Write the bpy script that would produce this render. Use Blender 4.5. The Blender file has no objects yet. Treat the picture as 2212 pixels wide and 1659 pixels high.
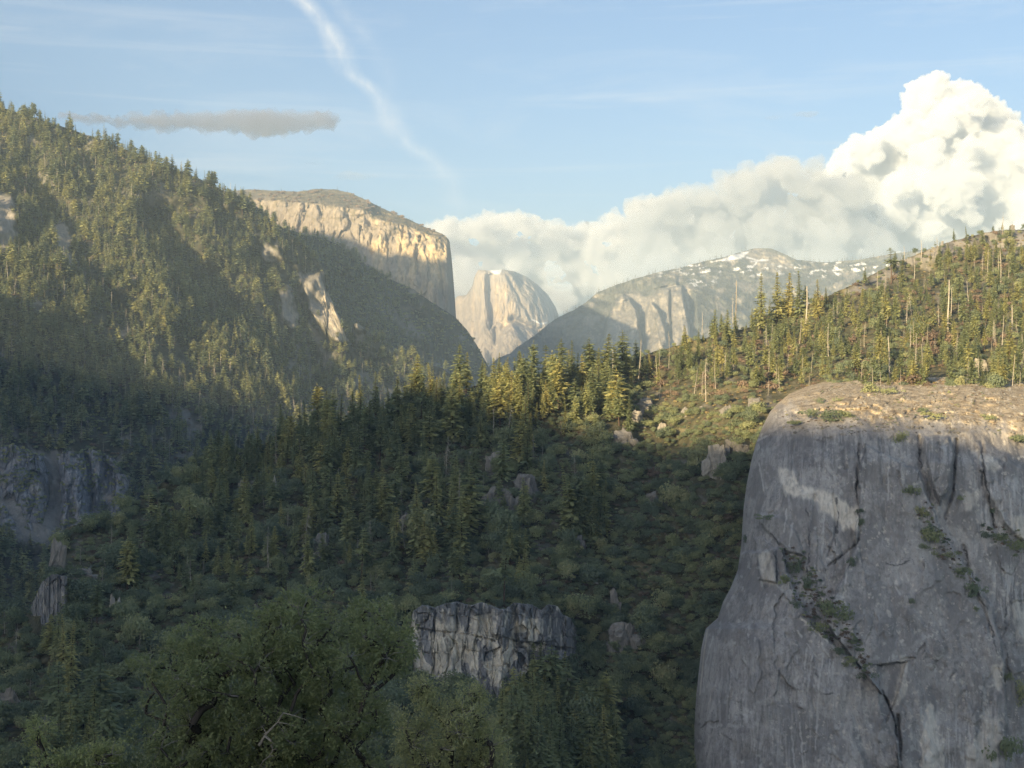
import bpy, bmesh, math, random
import numpy as np
from mathutils import Vector

# ------------------------------------------------------------------ camera, sky, sun, exposure
sc = bpy.context.scene
COL = sc.collection
F, CX, CY = 2958.0, 1106.0, 829.5          # photograph measured on a 2212 x 1659 grid
cam = bpy.data.cameras.new('camera')
cam_ob = bpy.data.objects.new('camera', cam)
COL.objects.link(cam_ob)
sc.camera = cam_ob
cam.sensor_width = 36.0
cam.lens = 36.0 * F / 2212.0
cam.clip_start, cam.clip_end = 0.5, 150000.0
cam_ob.location = (0, 0, 0)
cam_ob.rotation_euler = (math.pi / 2, 0, 0)

SUN_EL, SUN_AZ = math.radians(11.0), math.radians(33.0)   # low sun, behind the viewer and to the left
world = bpy.data.worlds.new('World')
sc.world = world
world.use_nodes = True
wn = world.node_tree
wn.nodes.clear()
sun = bpy.data.lights.new('sun', 'SUN')
sun.energy = 5.0
sun.color = (1.0, 0.77, 0.44)
sun.angle = math.radians(0.5)
sun_ob = bpy.data.objects.new('sun', sun)
COL.objects.link(sun_ob)
SUN_DIR = Vector((math.sin(SUN_AZ) * math.cos(SUN_EL), math.cos(SUN_AZ) * math.cos(SUN_EL), -math.sin(SUN_EL)))
sun_ob.rotation_euler = SUN_DIR.to_track_quat('-Z', 'Y').to_euler()
vs = sc.view_settings
vs.view_transform = 'Standard'
vs.look = 'None'
vs.exposure = 1.74
vs.gamma = 1.0
vs.use_curve_mapping = False
cy = sc.cycles
cy.use_denoising = True
cy.denoising_prefilter = 'NONE'
cy.use_adaptive_sampling = False
cy.adaptive_threshold = 0.015
cy.max_bounces = 12
cy.diffuse_bounces = 4
cy.glossy_bounces = 1
cy.transmission_bounces = 2
cy.volume_bounces = 8
cy.transparent_max_bounces = 8
cy.sample_clamp_indirect = 10

N = lambda nt, t: nt.nodes.new(t)


def math_node(nt, op, a, b=None, c=None, clamp=False):
    n = N(nt, 'ShaderNodeMath')
    n.operation = op
    n.use_clamp = clamp
    for i, v in enumerate((a, b, c)):
        if v is None:
            continue
        if isinstance(v, (int, float)):
            n.inputs[i].default_value = v
        else:
            nt.links.new(v, n.inputs[i])
    return n.outputs[0]


def mix_node(nt, fac, a, b, mode='MIX'):
    n = N(nt, 'ShaderNodeMix')
    n.data_type = 'RGBA'
    n.blend_type = mode
    for s, v in ((n.inputs[0], fac), (n.inputs[6], a), (n.inputs[7], b)):
        if isinstance(v, (int, float)):
            s.default_value = v
        elif isinstance(v, (tuple, list)):
            s.default_value = (*v[:3], 1)
        else:
            nt.links.new(v, s)
    return n.outputs[2]


def noise_node(nt, vec, scale, detail=4, rough=0.55, dist=0.0):
    n = N(nt, 'ShaderNodeTexNoise')
    n.inputs['Scale'].default_value = scale
    n.inputs['Detail'].default_value = detail
    n.inputs['Roughness'].default_value = rough
    n.inputs['Distortion'].default_value = dist
    if vec is not None:
        nt.links.new(vec, n.inputs['Vector'])
    return n.outputs[0]


def map_node(nt, vec, scale=(1, 1, 1), loc=(0, 0, 0), rot=(0, 0, 0)):
    n = N(nt, 'ShaderNodeMapping')
    n.inputs['Scale'].default_value = scale
    n.inputs['Location'].default_value = loc
    n.inputs['Rotation'].default_value = rot
    nt.links.new(vec, n.inputs['Vector'])
    return n.outputs[0]


def ramp_node(nt, fac, stops):
    n = N(nt, 'ShaderNodeValToRGB')
    cr = n.color_ramp
    while len(cr.elements) < len(stops):
        cr.elements.new(0.5)
    for e, (p, c) in zip(cr.elements, stops):
        e.position = p
        e.color = (*c, 1) if isinstance(c, (tuple, list)) else (c, c, c, 1)
    nt.links.new(fac, n.inputs[0])
    return n.outputs[0]


def build_world():
    nt = wn
    sky = N(nt, 'ShaderNodeTexSky')
    sky.sky_type = 'NISHITA'
    sky.sun_disc = False
    sky.sun_elevation = SUN_EL
    sky.sun_rotation = math.pi + SUN_AZ
    sky.altitude = 1500
    sky.dust_density = 10.0
    sky.ozone_density = 2.8
    tc = N(nt, 'ShaderNodeTexCoord')
    sp = N(nt, 'ShaderNodeSeparateXYZ')
    nt.links.new(tc.outputs['Generated'], sp.inputs[0])
    az = math_node(nt, 'ARCTAN2', sp.outputs[0], sp.outputs[1])
    el = math_node(nt, 'ARCSINE', sp.outputs[2])
    cb = N(nt, 'ShaderNodeCombineXYZ')
    nt.links.new(az, cb.inputs[0])
    nt.links.new(el, cb.inputs[1])
    ae = cb.outputs[0]
    wob = noise_node(nt, ae, 14.0, 5, 0.6)
    wobs = math_node(nt, 'MULTIPLY', math_node(nt, 'SUBTRACT', wob, 0.5), 0.035)

    def trail(pts, width, gain, seed):
        # a high thin trail: azimuth as a function of elevation (radians)
        fc = N(nt, 'ShaderNodeFloatCurve')
        cu = fc.mapping.curves[0]
        pts = sorted((math.atan2((CY - y) / F, math.hypot(1, (x - CX) / F)), math.atan2((x - CX) / F, 1)) for x, y in pts)
        xs = [(e * 2.0, a + 0.5) for e, a in pts]
        cu.points[0].location = xs[0]
        cu.points[1].location = xs[-1]
        for p in xs[1:-1]:
            cu.points.new(*p)
        fc.mapping.extend = 'EXTRAPOLATED'
        fc.mapping.update()
        nt.links.new(math_node(nt, 'MULTIPLY', el, 2.0), fc.inputs['Value'])
        cx = math_node(nt, 'SUBTRACT', fc.outputs[0], 0.5)
        d = math_node(nt, 'ABSOLUTE', math_node(nt, 'ADD', math_node(nt, 'SUBTRACT', az, cx), wobs))
        k = math_node(nt, 'SUBTRACT', 1.0, math_node(nt, 'DIVIDE', d, width), clamp=True)
        k = math_node(nt, 'POWER', k, 1.3)
        tex = noise_node(nt, map_node(nt, ae, (60, 25, 1), (seed, seed, 0), (0, 0, -0.5)), 1.0, 6, 0.6)
        tex = math_node(nt, 'MULTIPLY', math_node(nt, 'SUBTRACT', tex, 0.25), 2.0, clamp=True)
        fade = math_node(nt, 'MULTIPLY', math_node(nt, 'SUBTRACT', el, pts[0][0]), 7.0, clamp=True)
        k = math_node(nt, 'MULTIPLY', math_node(nt, 'MULTIPLY', k, tex), fade)
        return math_node(nt, 'MULTIPLY', k, gain)
    t1 = trail([(985, 520), (975, 420), (945, 360), (880, 300), (845, 250), (815, 200), (755, 150), (740, 110), (715, 60), (650, 0), (590, -60)], 0.0125, 0.95, 3.1)
    t2 = trail([(860, 260), (830, 130), (800, 80), (760, 30), (690, -40), (640, -90)], 0.013, 0.45, 8.4)
    # faint veil of cirrus over the whole sky, streaked along the wind
    veil = noise_node(nt, map_node(nt, ae, (5, 22, 1), (1.7, 4.2, 0), (0, 0, 0.12)), 1.0, 7, 0.62, 0.6)
    veil = math_node(nt, 'MULTIPLY', math_node(nt, 'SUBTRACT', veil, 0.50), 1.5, clamp=True)
    st = noise_node(nt, map_node(nt, ae, (3.0, 75, 1), (7.3, 0.9, 0), (0, 0, 0.03)), 1.0, 5, 0.55, 0.4)
    st = math_node(nt, 'MULTIPLY', math_node(nt, 'SUBTRACT', st, 0.56), 2.2, clamp=True)
    tot = math_node(nt, 'ADD', math_node(nt, 'ADD', t1, t2), math_node(nt, 'MULTIPLY', math_node(nt, 'ADD', veil, st), 0.55), clamp=True)
    skyc = sky.outputs[0]
    col = mix_node(nt, tot, skyc, (4.6, 4.5, 4.4))
    bg = N(nt, 'ShaderNodeBackground')
    bg.inputs[1].default_value = 0.066
    out = N(nt, 'ShaderNodeOutputWorld')
    nt.links.new(col, bg.inputs[0])
    nt.links.new(bg.outputs[0], out.inputs[0])


build_world()

# ------------------------------------------------------------------ noise
_rs = np.random.default_rng(11)
_perm = np.concatenate([_rs.permutation(256)] * 3).astype(np.int64)
_gr = _rs.normal(size=(256, 3))
_gr /= np.linalg.norm(_gr, axis=1)[:, None]


def perlin(p):
    p = np.asarray(p, float)
    i = np.floor(p).astype(np.int64)
    f = p - i
    u = f * f * f * (f * (f * 6 - 15) + 10)
    i &= 255
    r = 0
    for dx in (0, 1):
        hx = _perm[i[:, 0] + dx]
        wx = u[:, 0] if dx else 1 - u[:, 0]
        for dy in (0, 1):
            hy = _perm[hx + i[:, 1] + dy]
            wy = u[:, 1] if dy else 1 - u[:, 1]
            for dz in (0, 1):
                g = _gr[_perm[hy + i[:, 2] + dz] & 255]
                wz = u[:, 2] if dz else 1 - u[:, 2]
                r = r + wx * wy * wz * (g[:, 0] * (f[:, 0] - dx) + g[:, 1] * (f[:, 1] - dy) + g[:, 2] * (f[:, 2] - dz))
    return r * 1.5


def fbm(p, octv=4, gain=0.5, kind=0):
    a, s, tot = 1.0, 0, 0
    p = np.asarray(p, float)
    for k in range(octv):
        n = perlin(p * 2.03 ** k + 17.3 * k)
        if kind == 1:
            n = np.abs(n) * 2 - 0.5
        elif kind == 2:
            n = 0.5 - np.abs(n) * 2
        s = s + a * n
        a *= gain
    return s


def worley_id(x, y, seed=0):
    """jittered cell id noise: value per cell and distance to the cell border"""
    i, j = np.floor(x).astype(np.int64), np.floor(y).astype(np.int64)
    d1 = np.full(x.shape, 9.0)
    d2 = np.full(x.shape, 9.0)
    val = np.zeros(x.shape)
    for di in (-1, 0, 1):
        for dj in (-1, 0, 1):
            h = _perm[(_perm[(i + di + seed) & 255] + j + dj) & 255]
            h2 = _perm[h + 57]
            cx = i + di + h / 255.0
            cy_ = j + dj + h2 / 255.0
            d = np.maximum(np.abs(x - cx), np.abs(y - cy_)) * 0.7 + 0.3 * np.hypot(x - cx, y - cy_)
            v = _perm[h2 + 31] / 255.0
            b = d < d1
            d2 = np.where(b, d1, np.minimum(d2, d))
            val = np.where(b, v, val)
            d1 = np.minimum(d1, d)
    return val, d2 - d1


def P(px, py, Y):
    return np.stack([(px - CX) / F * Y, Y + 0 * px, (CY - py) / F * Y], -1)


def poly_sd(px, py, poly):
    """signed distance (positive inside) to a polygon, in grid pixels"""
    poly = np.asarray(poly, float)
    ins = np.zeros(px.shape, bool)
    d = np.full(px.shape, 1e9)
    for (x0, y0), (x1, y1) in zip(poly, np.roll(poly, -1, 0)):
        c = ((y0 > py) != (y1 > py)) & (px < (x1 - x0) * (py - y0) / (y1 - y0 + 1e-9) + x0)
        ins ^= c
        L = (x1 - x0) ** 2 + (y1 - y0) ** 2 + 1e-9
        t = np.clip(((px - x0) * (x1 - x0) + (py - y0) * (y1 - y0)) / L, 0, 1)
        d = np.minimum(d, np.hypot(px - x0 - t * (x1 - x0), py - y0 - t * (y1 - y0)))
    return np.where(ins, d, -d)


def line_d(px, py, pts):
    d = np.full(px.shape, 1e9)
    for (x0, y0), (x1, y1) in zip(pts[:-1], pts[1:]):
        L = (x1 - x0) ** 2 + (y1 - y0) ** 2 + 1e-9
        t = np.clip(((px - x0) * (x1 - x0) + (py - y0) * (y1 - y0)) / L, 0, 1)
        d = np.minimum(d, np.hypot(px - x0 - t * (x1 - x0), py - y0 - t * (y1 - y0)))
    return d


sstep = lambda a, b, x: (lambda t: t * t * (3 - 2 * t))(np.clip((x - a) / (b - a), 0, 1))


def nz2(px, py, s, seed=0, octv=4):
    q = np.stack([px.ravel() / s, py.ravel() / s, np.full(px.size, seed * 7.7 + 0.5)], -1)
    return fbm(q, octv).reshape(px.shape)

# ------------------------------------------------------------------ helpers


def tag(o, label=None, cat=None, group=None, kind=None):
    for k, v in (('label', label), ('category', cat), ('group', group), ('kind', kind)):
        if v:
            o[k] = v
    return o


def new_mesh(name, V, Fc, mats=(), smooth=False, mi=None):
    me = bpy.data.meshes.new(name)
    V = np.asarray(V, np.float32)
    Fc = np.asarray(Fc, np.int32)
    k = Fc.shape[1]
    me.vertices.add(len(V))
    me.vertices.foreach_set('co', V.ravel())
    me.loops.add(Fc.size)
    me.loops.foreach_set('vertex_index', Fc.ravel())
    me.polygons.add(len(Fc))
    me.polygons.foreach_set('loop_start', np.arange(len(Fc), dtype=np.int32) * k)
    me.polygons.foreach_set('use_smooth', np.full(len(Fc), smooth, bool))
    if mi is not None:
        me.polygons.foreach_set('material_index', np.asarray(mi, np.int32))
    for m in mats:
        me.materials.append(m)
    me.update(calc_edges=True)
    return me


def link(name, data, parent=None, loc=None):
    o = bpy.data.objects.new(name, data)
    COL.objects.link(o)
    if parent is not None:
        o.parent = parent
    if loc is not None:
        o.location = loc
    return o


def blur(a, n):
    for _ in range(n):
        b = np.pad(a, 1, mode='edge')
        a = (b[1:-1, 1:-1] * 2 + b[:-2, 1:-1] + b[2:, 1:-1] + b[1:-1, :-2] + b[1:-1, 2:]) / 6
    return a


class Patch:
    """a piece of terrain: a grid of rays with real distances along them, a rough relief and a far side"""

    def __init__(self, name, left, right, top, bot, depth, nx, ny, mods=(), relief=(), jit=0.0, smooth=2,
                 back=((60, -20), (300, -150), (700, -500)), mat=None, attrs=None, flat=False, xpow=1.0, tpow=1.0):
        j = np.linspace(0, 1, ny) ** tpow
        s = np.linspace(0, 1, nx) ** xpow
        self.s, self.j = s, j
        if callable(left):               # rows are level, the left edge bends
            py = np.repeat((top + (bot - top) * j)[None, :], nx, 0)
            xl = left(py)
            px = xl + (right - xl) * s[:, None]
            self.mode = 'row'
            self.args = (left, right, top, bot)
        else:
            px = np.repeat((left + (right - left) * s)[:, None], ny, 1)
            tx, ty = np.array(top, float).T
            bx, by = np.array(bot, float).T
            yt = np.interp(px, tx, ty)
            if jit:
                yt = yt + jit * fbm(np.stack([px[:, 0] / 14, px[:, 0] * 0 + .3, px[:, 0] * 0 + .7], -1), 4)[:, None]
            yb = np.interp(px, bx, by)
            py = yt + (yb - yt) * j[None, :]
            self.mode = 'col'
            self.args = (left, right)
            self.yt, self.yb = yt[:, 0], yb[:, 0]
        self.px, self.py = px, py
        if callable(depth):
            Y = depth(px, py)
        else:
            ks = sorted(depth)
            cols = []
            for k in ks:
                a, b = np.array(depth[k], float).T
                cols.append(np.interp(py, a, b))
            cols = np.array(cols)
            w = np.clip(np.interp(px, ks, np.arange(len(ks))), 0, len(ks) - 1.0001)
            i0 = np.floor(w).astype(int)
            fr = w - i0
            fr = fr * fr * (3 - 2 * fr) * 0.6 + fr * 0.4
            a0 = np.take_along_axis(cols, i0[None], 0)[0]
            a1 = np.take_along_axis(cols, (i0 + 1)[None], 0)[0]
            Y = a0 * (1 - fr) + a1 * fr
        Y = blur(Y, smooth)
        for m in mods:
            Y = m(px, py, Y)
        for amp, scale, octv, kind, zs in relief:
            q = P(px, py, Y).reshape(-1, 3) / scale
            q[:, 2] *= zs
            Y = Y + amp * fbm(q, octv, 0.55, kind).reshape(Y.shape)
        self.Y = Y
        V = P(px, py, Y)
        self.V = V
        nyb = len(back)
        allv = [V]
        if self.mode == 'col' and nyb:
            B = []
            for dy, dz in back[::-1]:
                v = V[:, 0].copy()
                v[:, 1] += dy
                v[:, 0] *= (v[:, 1] / V[:, 0, 1])
                v[:, 2] = np.maximum(v[:, 2] + dz, -520)
                B.append(v)
            G = np.concatenate([np.stack(B, 1), V], 1)
        elif self.mode == 'row' and nyb:
            B = []
            for dy, dx in back[::-1]:
                v = V[0].copy()
                v[:, 1] += dy
                v[:, 0] *= (v[:, 1] / V[0, :, 1])
                v[:, 0] += dx
                B.append(v)
            G = np.concatenate([np.stack(B, 0), V], 0)
        else:
            G = V
        a, b = G.shape[:2]
        idx = np.arange(a * b).reshape(a, b)
        Fc = np.stack([idx[:-1, :-1], idx[:-1, 1:], idx[1:, 1:], idx[1:, :-1]], -1).reshape(-1, 4)
        me = new_mesh(name, G.reshape(-1, 3), Fc, [mat] if mat else [], smooth=not flat)
        for k, fn in (attrs or {}).items():
            val = np.clip(fn(px, py, Y), 0, 1)
            full = np.zeros((a, b))
            if self.mode == 'col':
                full[:, b - val.shape[1]:] = val
                full[:, :b - val.shape[1]] = val[:, :1]
            else:
                full[a - val.shape[0]:] = val
                full[:a - val.shape[0]] = val[:1]
            at = me.attributes.new(k, 'FLOAT', 'POINT')
            at.data.foreach_set('value', full.ravel().astype(np.float32))
        self.ob = link(name, me)

    def at(self, x, y):
        """world point of the surface seen along the ray of grid pixel (x, y)"""
        x = np.atleast_1d(np.asarray(x, float))
        y = np.atleast_1d(np.asarray(y, float))
        nx, ny = self.Y.shape
        if self.mode == 'col':
            l, r = self.args
            s = np.clip((x - l) / (r - l), 0, 1)
            fi = np.interp(s, self.s, np.arange(nx))
            yt = np.interp(fi, np.arange(nx), self.yt)
            yb = np.interp(fi, np.arange(nx), self.yb)
            fj = np.interp((y - yt) / (yb - yt), self.j, np.arange(ny))
        else:
            left, r, t, b = self.args
            fj = np.interp((y - t) / (b - t), self.j, np.arange(ny))
            xl = left(y)
            fi = np.interp((x - xl) / (r - xl), self.s, np.arange(nx))
        i = np.clip(fi.astype(int), 0, nx - 2)
        j = np.clip(fj.astype(int), 0, ny - 2)
        a, b = fi - i, fj - j
        Y = (self.Y[i, j] * (1 - a) * (1 - b) + self.Y[i + 1, j] * a * (1 - b) + self.Y[i, j + 1] * (1 - a) * b + self.Y[i + 1, j + 1] * a * b)
        return P(x, y, Y)


def boss(poly, H, w, wob=0.0, seed=1):
    """pushes the outline of a buttress or slab toward the viewer by H metres, over an edge w wide"""
    def m(px, py, Y):
        x, y = px, py
        if wob:
            x = px + wob * nz2(px, py, 40, seed)
            y = py + wob * nz2(px, py, 40, seed + 9)
        return Y - H * sstep(-w * 0.5, w * 0.5, poly_sd(x, y, poly))
    return m


def groove(pts, H, w, wob=0.0, seed=3):
    def m(px, py, Y):
        x = px + wob * nz2(px, py, 30, seed) if wob else px
        return Y + H * np.exp(-(line_d(x, py, pts) / w) ** 2)
    return m


def strat(H, sx, sy, seed, joint=0.0):
    """jointed blocks: each block of rock stands a little in or out"""
    def m(px, py, Y):
        wx = px + 6 * nz2(px, py, 50, seed)
        wy = py + 6 * nz2(px, py, 60, seed + 4)
        v, e = worley_id(wx / sx, wy / sy, seed)
        return Y - H * (v - 0.5) + joint * (1 - sstep(0.0, 0.12, e))
    return m

# ------------------------------------------------------------------ materials


def base_mat(name):
    m = bpy.data.materials.new(name)
    m.use_nodes = True
    m.node_tree.nodes.clear()
    return m, m.node_tree


def attr(nt, name):
    n = N(nt, 'ShaderNodeAttribute')
    n.attribute_name = name
    return n.outputs['Fac']


def mat_rock(name, dark, mid, light, s=1.0, streak=0.6, streak_len=60.0, cream=(0.60, 0.53, 0.42), bump=0.5, veg=None, snow=False, top=None, rough=0.9, speck=0.35):
    m, nt = base_mat(name)
    geo = N(nt, 'ShaderNodeNewGeometry')
    pos = geo.outputs['Position']
    big = noise_node(nt, pos, 0.012 / s, 6, 0.6, 0.6)
    fine = noise_node(nt, pos, 0.16 / s, 8, 0.72)
    col = ramp_node(nt, math_node(nt, 'ADD', math_node(nt, 'MULTIPLY', big, 0.6), math_node(nt, 'MULTIPLY', fine, 0.4)), [(0.34, dark), (0.5, mid), (0.68, light)])
    sv = map_node(nt, pos, (0.35 / s, 0.35 / s, 1.0 / (streak_len * s)))
    warp = N(nt, 'ShaderNodeVectorMath')
    warp.operation = 'ADD'
    nt.links.new(sv, warp.inputs[0])
    wn_ = N(nt, 'ShaderNodeTexNoise')
    wn_.inputs['Scale'].default_value = 0.03 / s
    nt.links.new(pos, wn_.inputs['Vector'])
    nt.links.new(wn_.outputs[1], warp.inputs[1])
    stv = noise_node(nt, warp.outputs[0], 1.0, 5, 0.6)
    stv2 = noise_node(nt, map_node(nt, warp.outputs[0], (0.23, 0.23, 0.5), (4, 9, 2)), 1.0, 3, 0.5)
    stk = ramp_node(nt, stv, [(0.38, 0.0), (0.62, 1.0)])
    amt = math_node(nt, 'MULTIPLY', ramp_node(nt, stv2, [(0.4, 0.1), (0.62, 1.0)]), streak)
    col = mix_node(nt, amt, col, mix_node(nt, stk, [c * 0.5 for c in dark], [min(1, c * 1.05) for c in light]))
    # pale flecks where chips have come away
    fl = noise_node(nt, map_node(nt, pos, (1.0 / s, 1.0 / s, 0.6 / s)), 0.42, 3, 0.75, 0.8)
    flm = math_node(nt, 'MULTIPLY', ramp_node(nt, fl, [(0.62, 0.0), (0.70, 1.0)]), speck)
    col = mix_node(nt, flm, col, [min(1, c * 1.5) for c in light])
    if top:
        tn = noise_node(nt, pos, 0.22 / s, 6, 0.7, 0.5)
        tcol = ramp_node(nt, tn, [(0.36, top[0]), (0.5, top[1]), (0.62, top[2])])
        col = mix_node(nt, attr(nt, 'top'), col, tcol)
    cr = mix_node(nt, ramp_node(nt, fine, [(0.35, 0.0), (0.6, 1.0)]), [c * 0.62 for c in cream], cream)
    cr = mix_node(nt, math_node(nt, 'MULTIPLY', ramp_node(nt, stv, [(0.50, 0), (0.66, 1)]), 0.55), cr, [c * 0.4 for c in cream])
    col = mix_node(nt, attr(nt, 'cream'), col, cr)
    if veg:
        vn = noise_node(nt, pos, 0.09 / s, 7, 0.7)
        vc = ramp_node(nt, vn, [(0.35, veg[0]), (0.5, veg[1]), (0.66, veg[2])])
        col = mix_node(nt, attr(nt, 'veg'), col, vc)
    if snow:
        col = mix_node(nt, attr(nt, 'snow'), col, (0.62, 0.64, 0.68))
    b = N(nt, 'ShaderNodeBsdfPrincipled')
    nt.links.new(col, b.inputs['Base Color'])
    b.inputs['Roughness'].default_value = rough
    b.inputs['Specular IOR Level'].default_value = 0.2
    bp = N(nt, 'ShaderNodeBump')
    bp.inputs['Strength'].default_value = bump
    bp.inputs['Distance'].default_value = 2.0 * s
    hh = math_node(nt, 'ADD', fine, math_node(nt, 'MULTIPLY', stv, 0.6))
    nt.links.new(hh, bp.inputs['Height'])
    nt.links.new(bp.outputs[0], b.inputs['Normal'])
    out = N(nt, 'ShaderNodeOutputMaterial')
    nt.links.new(b.outputs[0], out.inputs[0])
    return m


def mat_face(name):
    """big granite wall: lichen-dark skin, black and white water streaks, flecks, fresh cream scars, a tan stony crown"""
    m, nt = base_mat(name)
    geo = N(nt, 'ShaderNodeNewGeometry')
    pos = geo.outputs['Position']
    big = noise_node(nt, pos, 0.016, 6, 0.62, 0.8)
    med = noise_node(nt, map_node(nt, pos, (1, 1, .45)), 0.10, 8, 0.70, 0.5)
    fine = noise_node(nt, map_node(nt, pos, (1, 1, .7)), 0.75, 5, 0.75)
    mixv = math_node(nt, 'ADD', math_node(nt, 'ADD', math_node(nt, 'MULTIPLY', big, .42), math_node(nt, 'MULTIPLY', med, .38)), math_node(nt, 'MULTIPLY', fine, .20))
    col = ramp_node(nt, mixv, [(0.38, (0.215, 0.203, 0.195)), (0.46, (0.32, 0.302, 0.288)), (0.54, (0.405, 0.384, 0.366)), (0.63, (0.53, 0.51, 0.485))])
    wn_ = N(nt, 'ShaderNodeTexNoise')
    wn_.inputs['Scale'].default_value = 0.03
    nt.links.new(pos, wn_.inputs['Vector'])

    def streaks(sx, sz, off, lo, hi, detail=4):
        v = N(nt, 'ShaderNodeVectorMath')
        v.operation = 'MULTIPLY_ADD'
        nt.links.new(wn_.outputs[1], v.inputs[0])
        v.inputs[1].default_value = (.8, .8, .3)
        nt.links.new(map_node(nt, pos, (sx, sx * .6, sz), (off, off, off)), v.inputs[2])
        return ramp_node(nt, noise_node(nt, v.outputs[0], 1.0, detail, 0.62), [(lo, 0.0), (hi, 1.0)])
    zone = ramp_node(nt, noise_node(nt, map_node(nt, pos, (1, 1, .5), (31, 7, 3)), 0.014, 3, 0.5), [(0.42, 0.15), (0.60, 1.0)])
    zone2 = ramp_node(nt, noise_node(nt, map_node(nt, pos, (1, 1, .5), (3, 71, 13)), 0.018, 3, 0.5), [(0.44, 0.05), (0.62, 1.0)])
    blk = math_node(nt, 'MULTIPLY', streaks(.42, .011, 5, .50, .62), zone)
    col = mix_node(nt, math_node(nt, 'MULTIPLY', blk, .4), col, (0.115, 0.112, 0.118))
    wht = math_node(nt, 'MULTIPLY', streaks(.55, .010, 47, .57, .66, 5), zone2)
    col = mix_node(nt, math_node(nt, 'MULTIPLY', wht, .3), col, (0.52, 0.505, 0.48))
    fl = ramp_node(nt, noise_node(nt, map_node(nt, pos, (1, 1, .55), (9, 1, 5)), 0.34, 4, 0.78, 0.9), [(0.655, 0.0), (0.70, 1.0)])
    col = mix_node(nt, math_node(nt, 'MULTIPLY', fl, .55), col, (0.60, 0.59, 0.57))
    dk = ramp_node(nt, noise_node(nt, map_node(nt, pos, (1, 1, .5), (19, 11, 5)), 0.28, 4, 0.78, 0.6), [(0.63, 0.0), (0.69, 1.0)])
    col = mix_node(nt, math_node(nt, 'MULTIPLY', dk, .5), col, (0.10, 0.10, 0.105))
    col = mix_node(nt, math_node(nt, 'MULTIPLY', attr(nt, 'dark'), .72), col, (0.165, 0.158, 0.155))
    col = mix_node(nt, math_node(nt, 'MULTIPLY', attr(nt, 'white'), .70), col, (0.58, 0.565, 0.54))
    tn = noise_node(nt, pos, 0.16, 8, 0.75, 0.6)
    tcol = ramp_node(nt, tn, [(0.34, (0.16, 0.13, 0.095)), (0.46, (0.30, 0.245, 0.175)), (0.55, (0.42, 0.355, 0.26)), (0.66, (0.58, 0.52, 0.42))])
    col = mix_node(nt, attr(nt, 'top'), col, tcol)
    cr = ramp_node(nt, med, [(0.36, (0.50, 0.44, 0.36)), (0.50, (0.72, 0.66, 0.57)), (0.62, (0.80, 0.75, 0.66))])
    cr = mix_node(nt, math_node(nt, 'MULTIPLY', streaks(.45, .014, 83, .52, .64), .45), cr, (0.25, 0.235, 0.225))
    col = mix_node(nt, attr(nt, 'cream'), col, cr)
    ck = attr(nt, 'crack')
    col = mix_node(nt, ck, col, (0.06, 0.058, 0.06))
    b = N(nt, 'ShaderNodeBsdfPrincipled')
    nt.links.new(col, b.inputs['Base Color'])
    b.inputs['Roughness'].default_value = .85
    b.inputs['Specular IOR Level'].default_value = 0.25
    bp = N(nt, 'ShaderNodeBump')
    bp.inputs['Strength'].default_value = .8
    bp.inputs['Distance'].default_value = .9
    nt.links.new(math_node(nt, 'ADD', math_node(nt, 'MULTIPLY', med, .6), fine), bp.inputs['Height'])
    nt.links.new(bp.outputs[0], b.inputs['Normal'])
    out = N(nt, 'ShaderNodeOutputMaterial')
    nt.links.new(b.outputs[0], out.inputs[0])
    return m


def mat_leaf(name, stops, transl=0.25, vs_=0.35, rough=0.6):
    """foliage: hue differs from plant to plant and a little from spray to spray"""
    m, nt = base_mat(name)
    oi = N(nt, 'ShaderNodeObjectInfo')
    geo = N(nt, 'ShaderNodeNewGeometry')
    nn = noise_node(nt, geo.outputs['Position'], vs_, 3, 0.6)
    f = math_node(nt, 'ADD', math_node(nt, 'MULTIPLY', oi.outputs['Random'], 0.65), math_node(nt, 'MULTIPLY', nn, 0.35))
    col = ramp_node(nt, f, stops)
    d = N(nt, 'ShaderNodeBsdfPrincipled')
    d.inputs['Roughness'].default_value = rough
    d.inputs['Specular IOR Level'].default_value = 0.25
    nt.links.new(col, d.inputs['Base Color'])
    t = N(nt, 'ShaderNodeBsdfTranslucent')
    nt.links.new(col, t.inputs[0])
    mx = N(nt, 'ShaderNodeMixShader')
    mx.inputs[0].default_value = transl
    nt.links.new(d.outputs[0], mx.inputs[1])
    nt.links.new(t.outputs[0], mx.inputs[2])
    out = N(nt, 'ShaderNodeOutputMaterial')
    nt.links.new(mx.outputs[0], out.inputs[0])
    return m


def mat_wood(name, a, b, sc_=2.0):
    m, nt = base_mat(name)
    tc = N(nt, 'ShaderNodeTexCoord')
    nn = noise_node(nt, map_node(nt, tc.outputs['Object'], (3, 3, 0.4)), sc_, 4, 0.6)
    oi = N(nt, 'ShaderNodeObjectInfo')
    col = mix_node(nt, nn, a, b)
    col = mix_node(nt, math_node(nt, 'MULTIPLY', oi.outputs['Random'], 0.45), col, [c * 0.45 for c in a])
    d = N(nt, 'ShaderNodeBsdfDiffuse')
    nt.links.new(col, d.inputs[0])
    out = N(nt, 'ShaderNodeOutputMaterial')
    nt.links.new(d.outputs[0], out.inputs[0])
    return m


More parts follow.
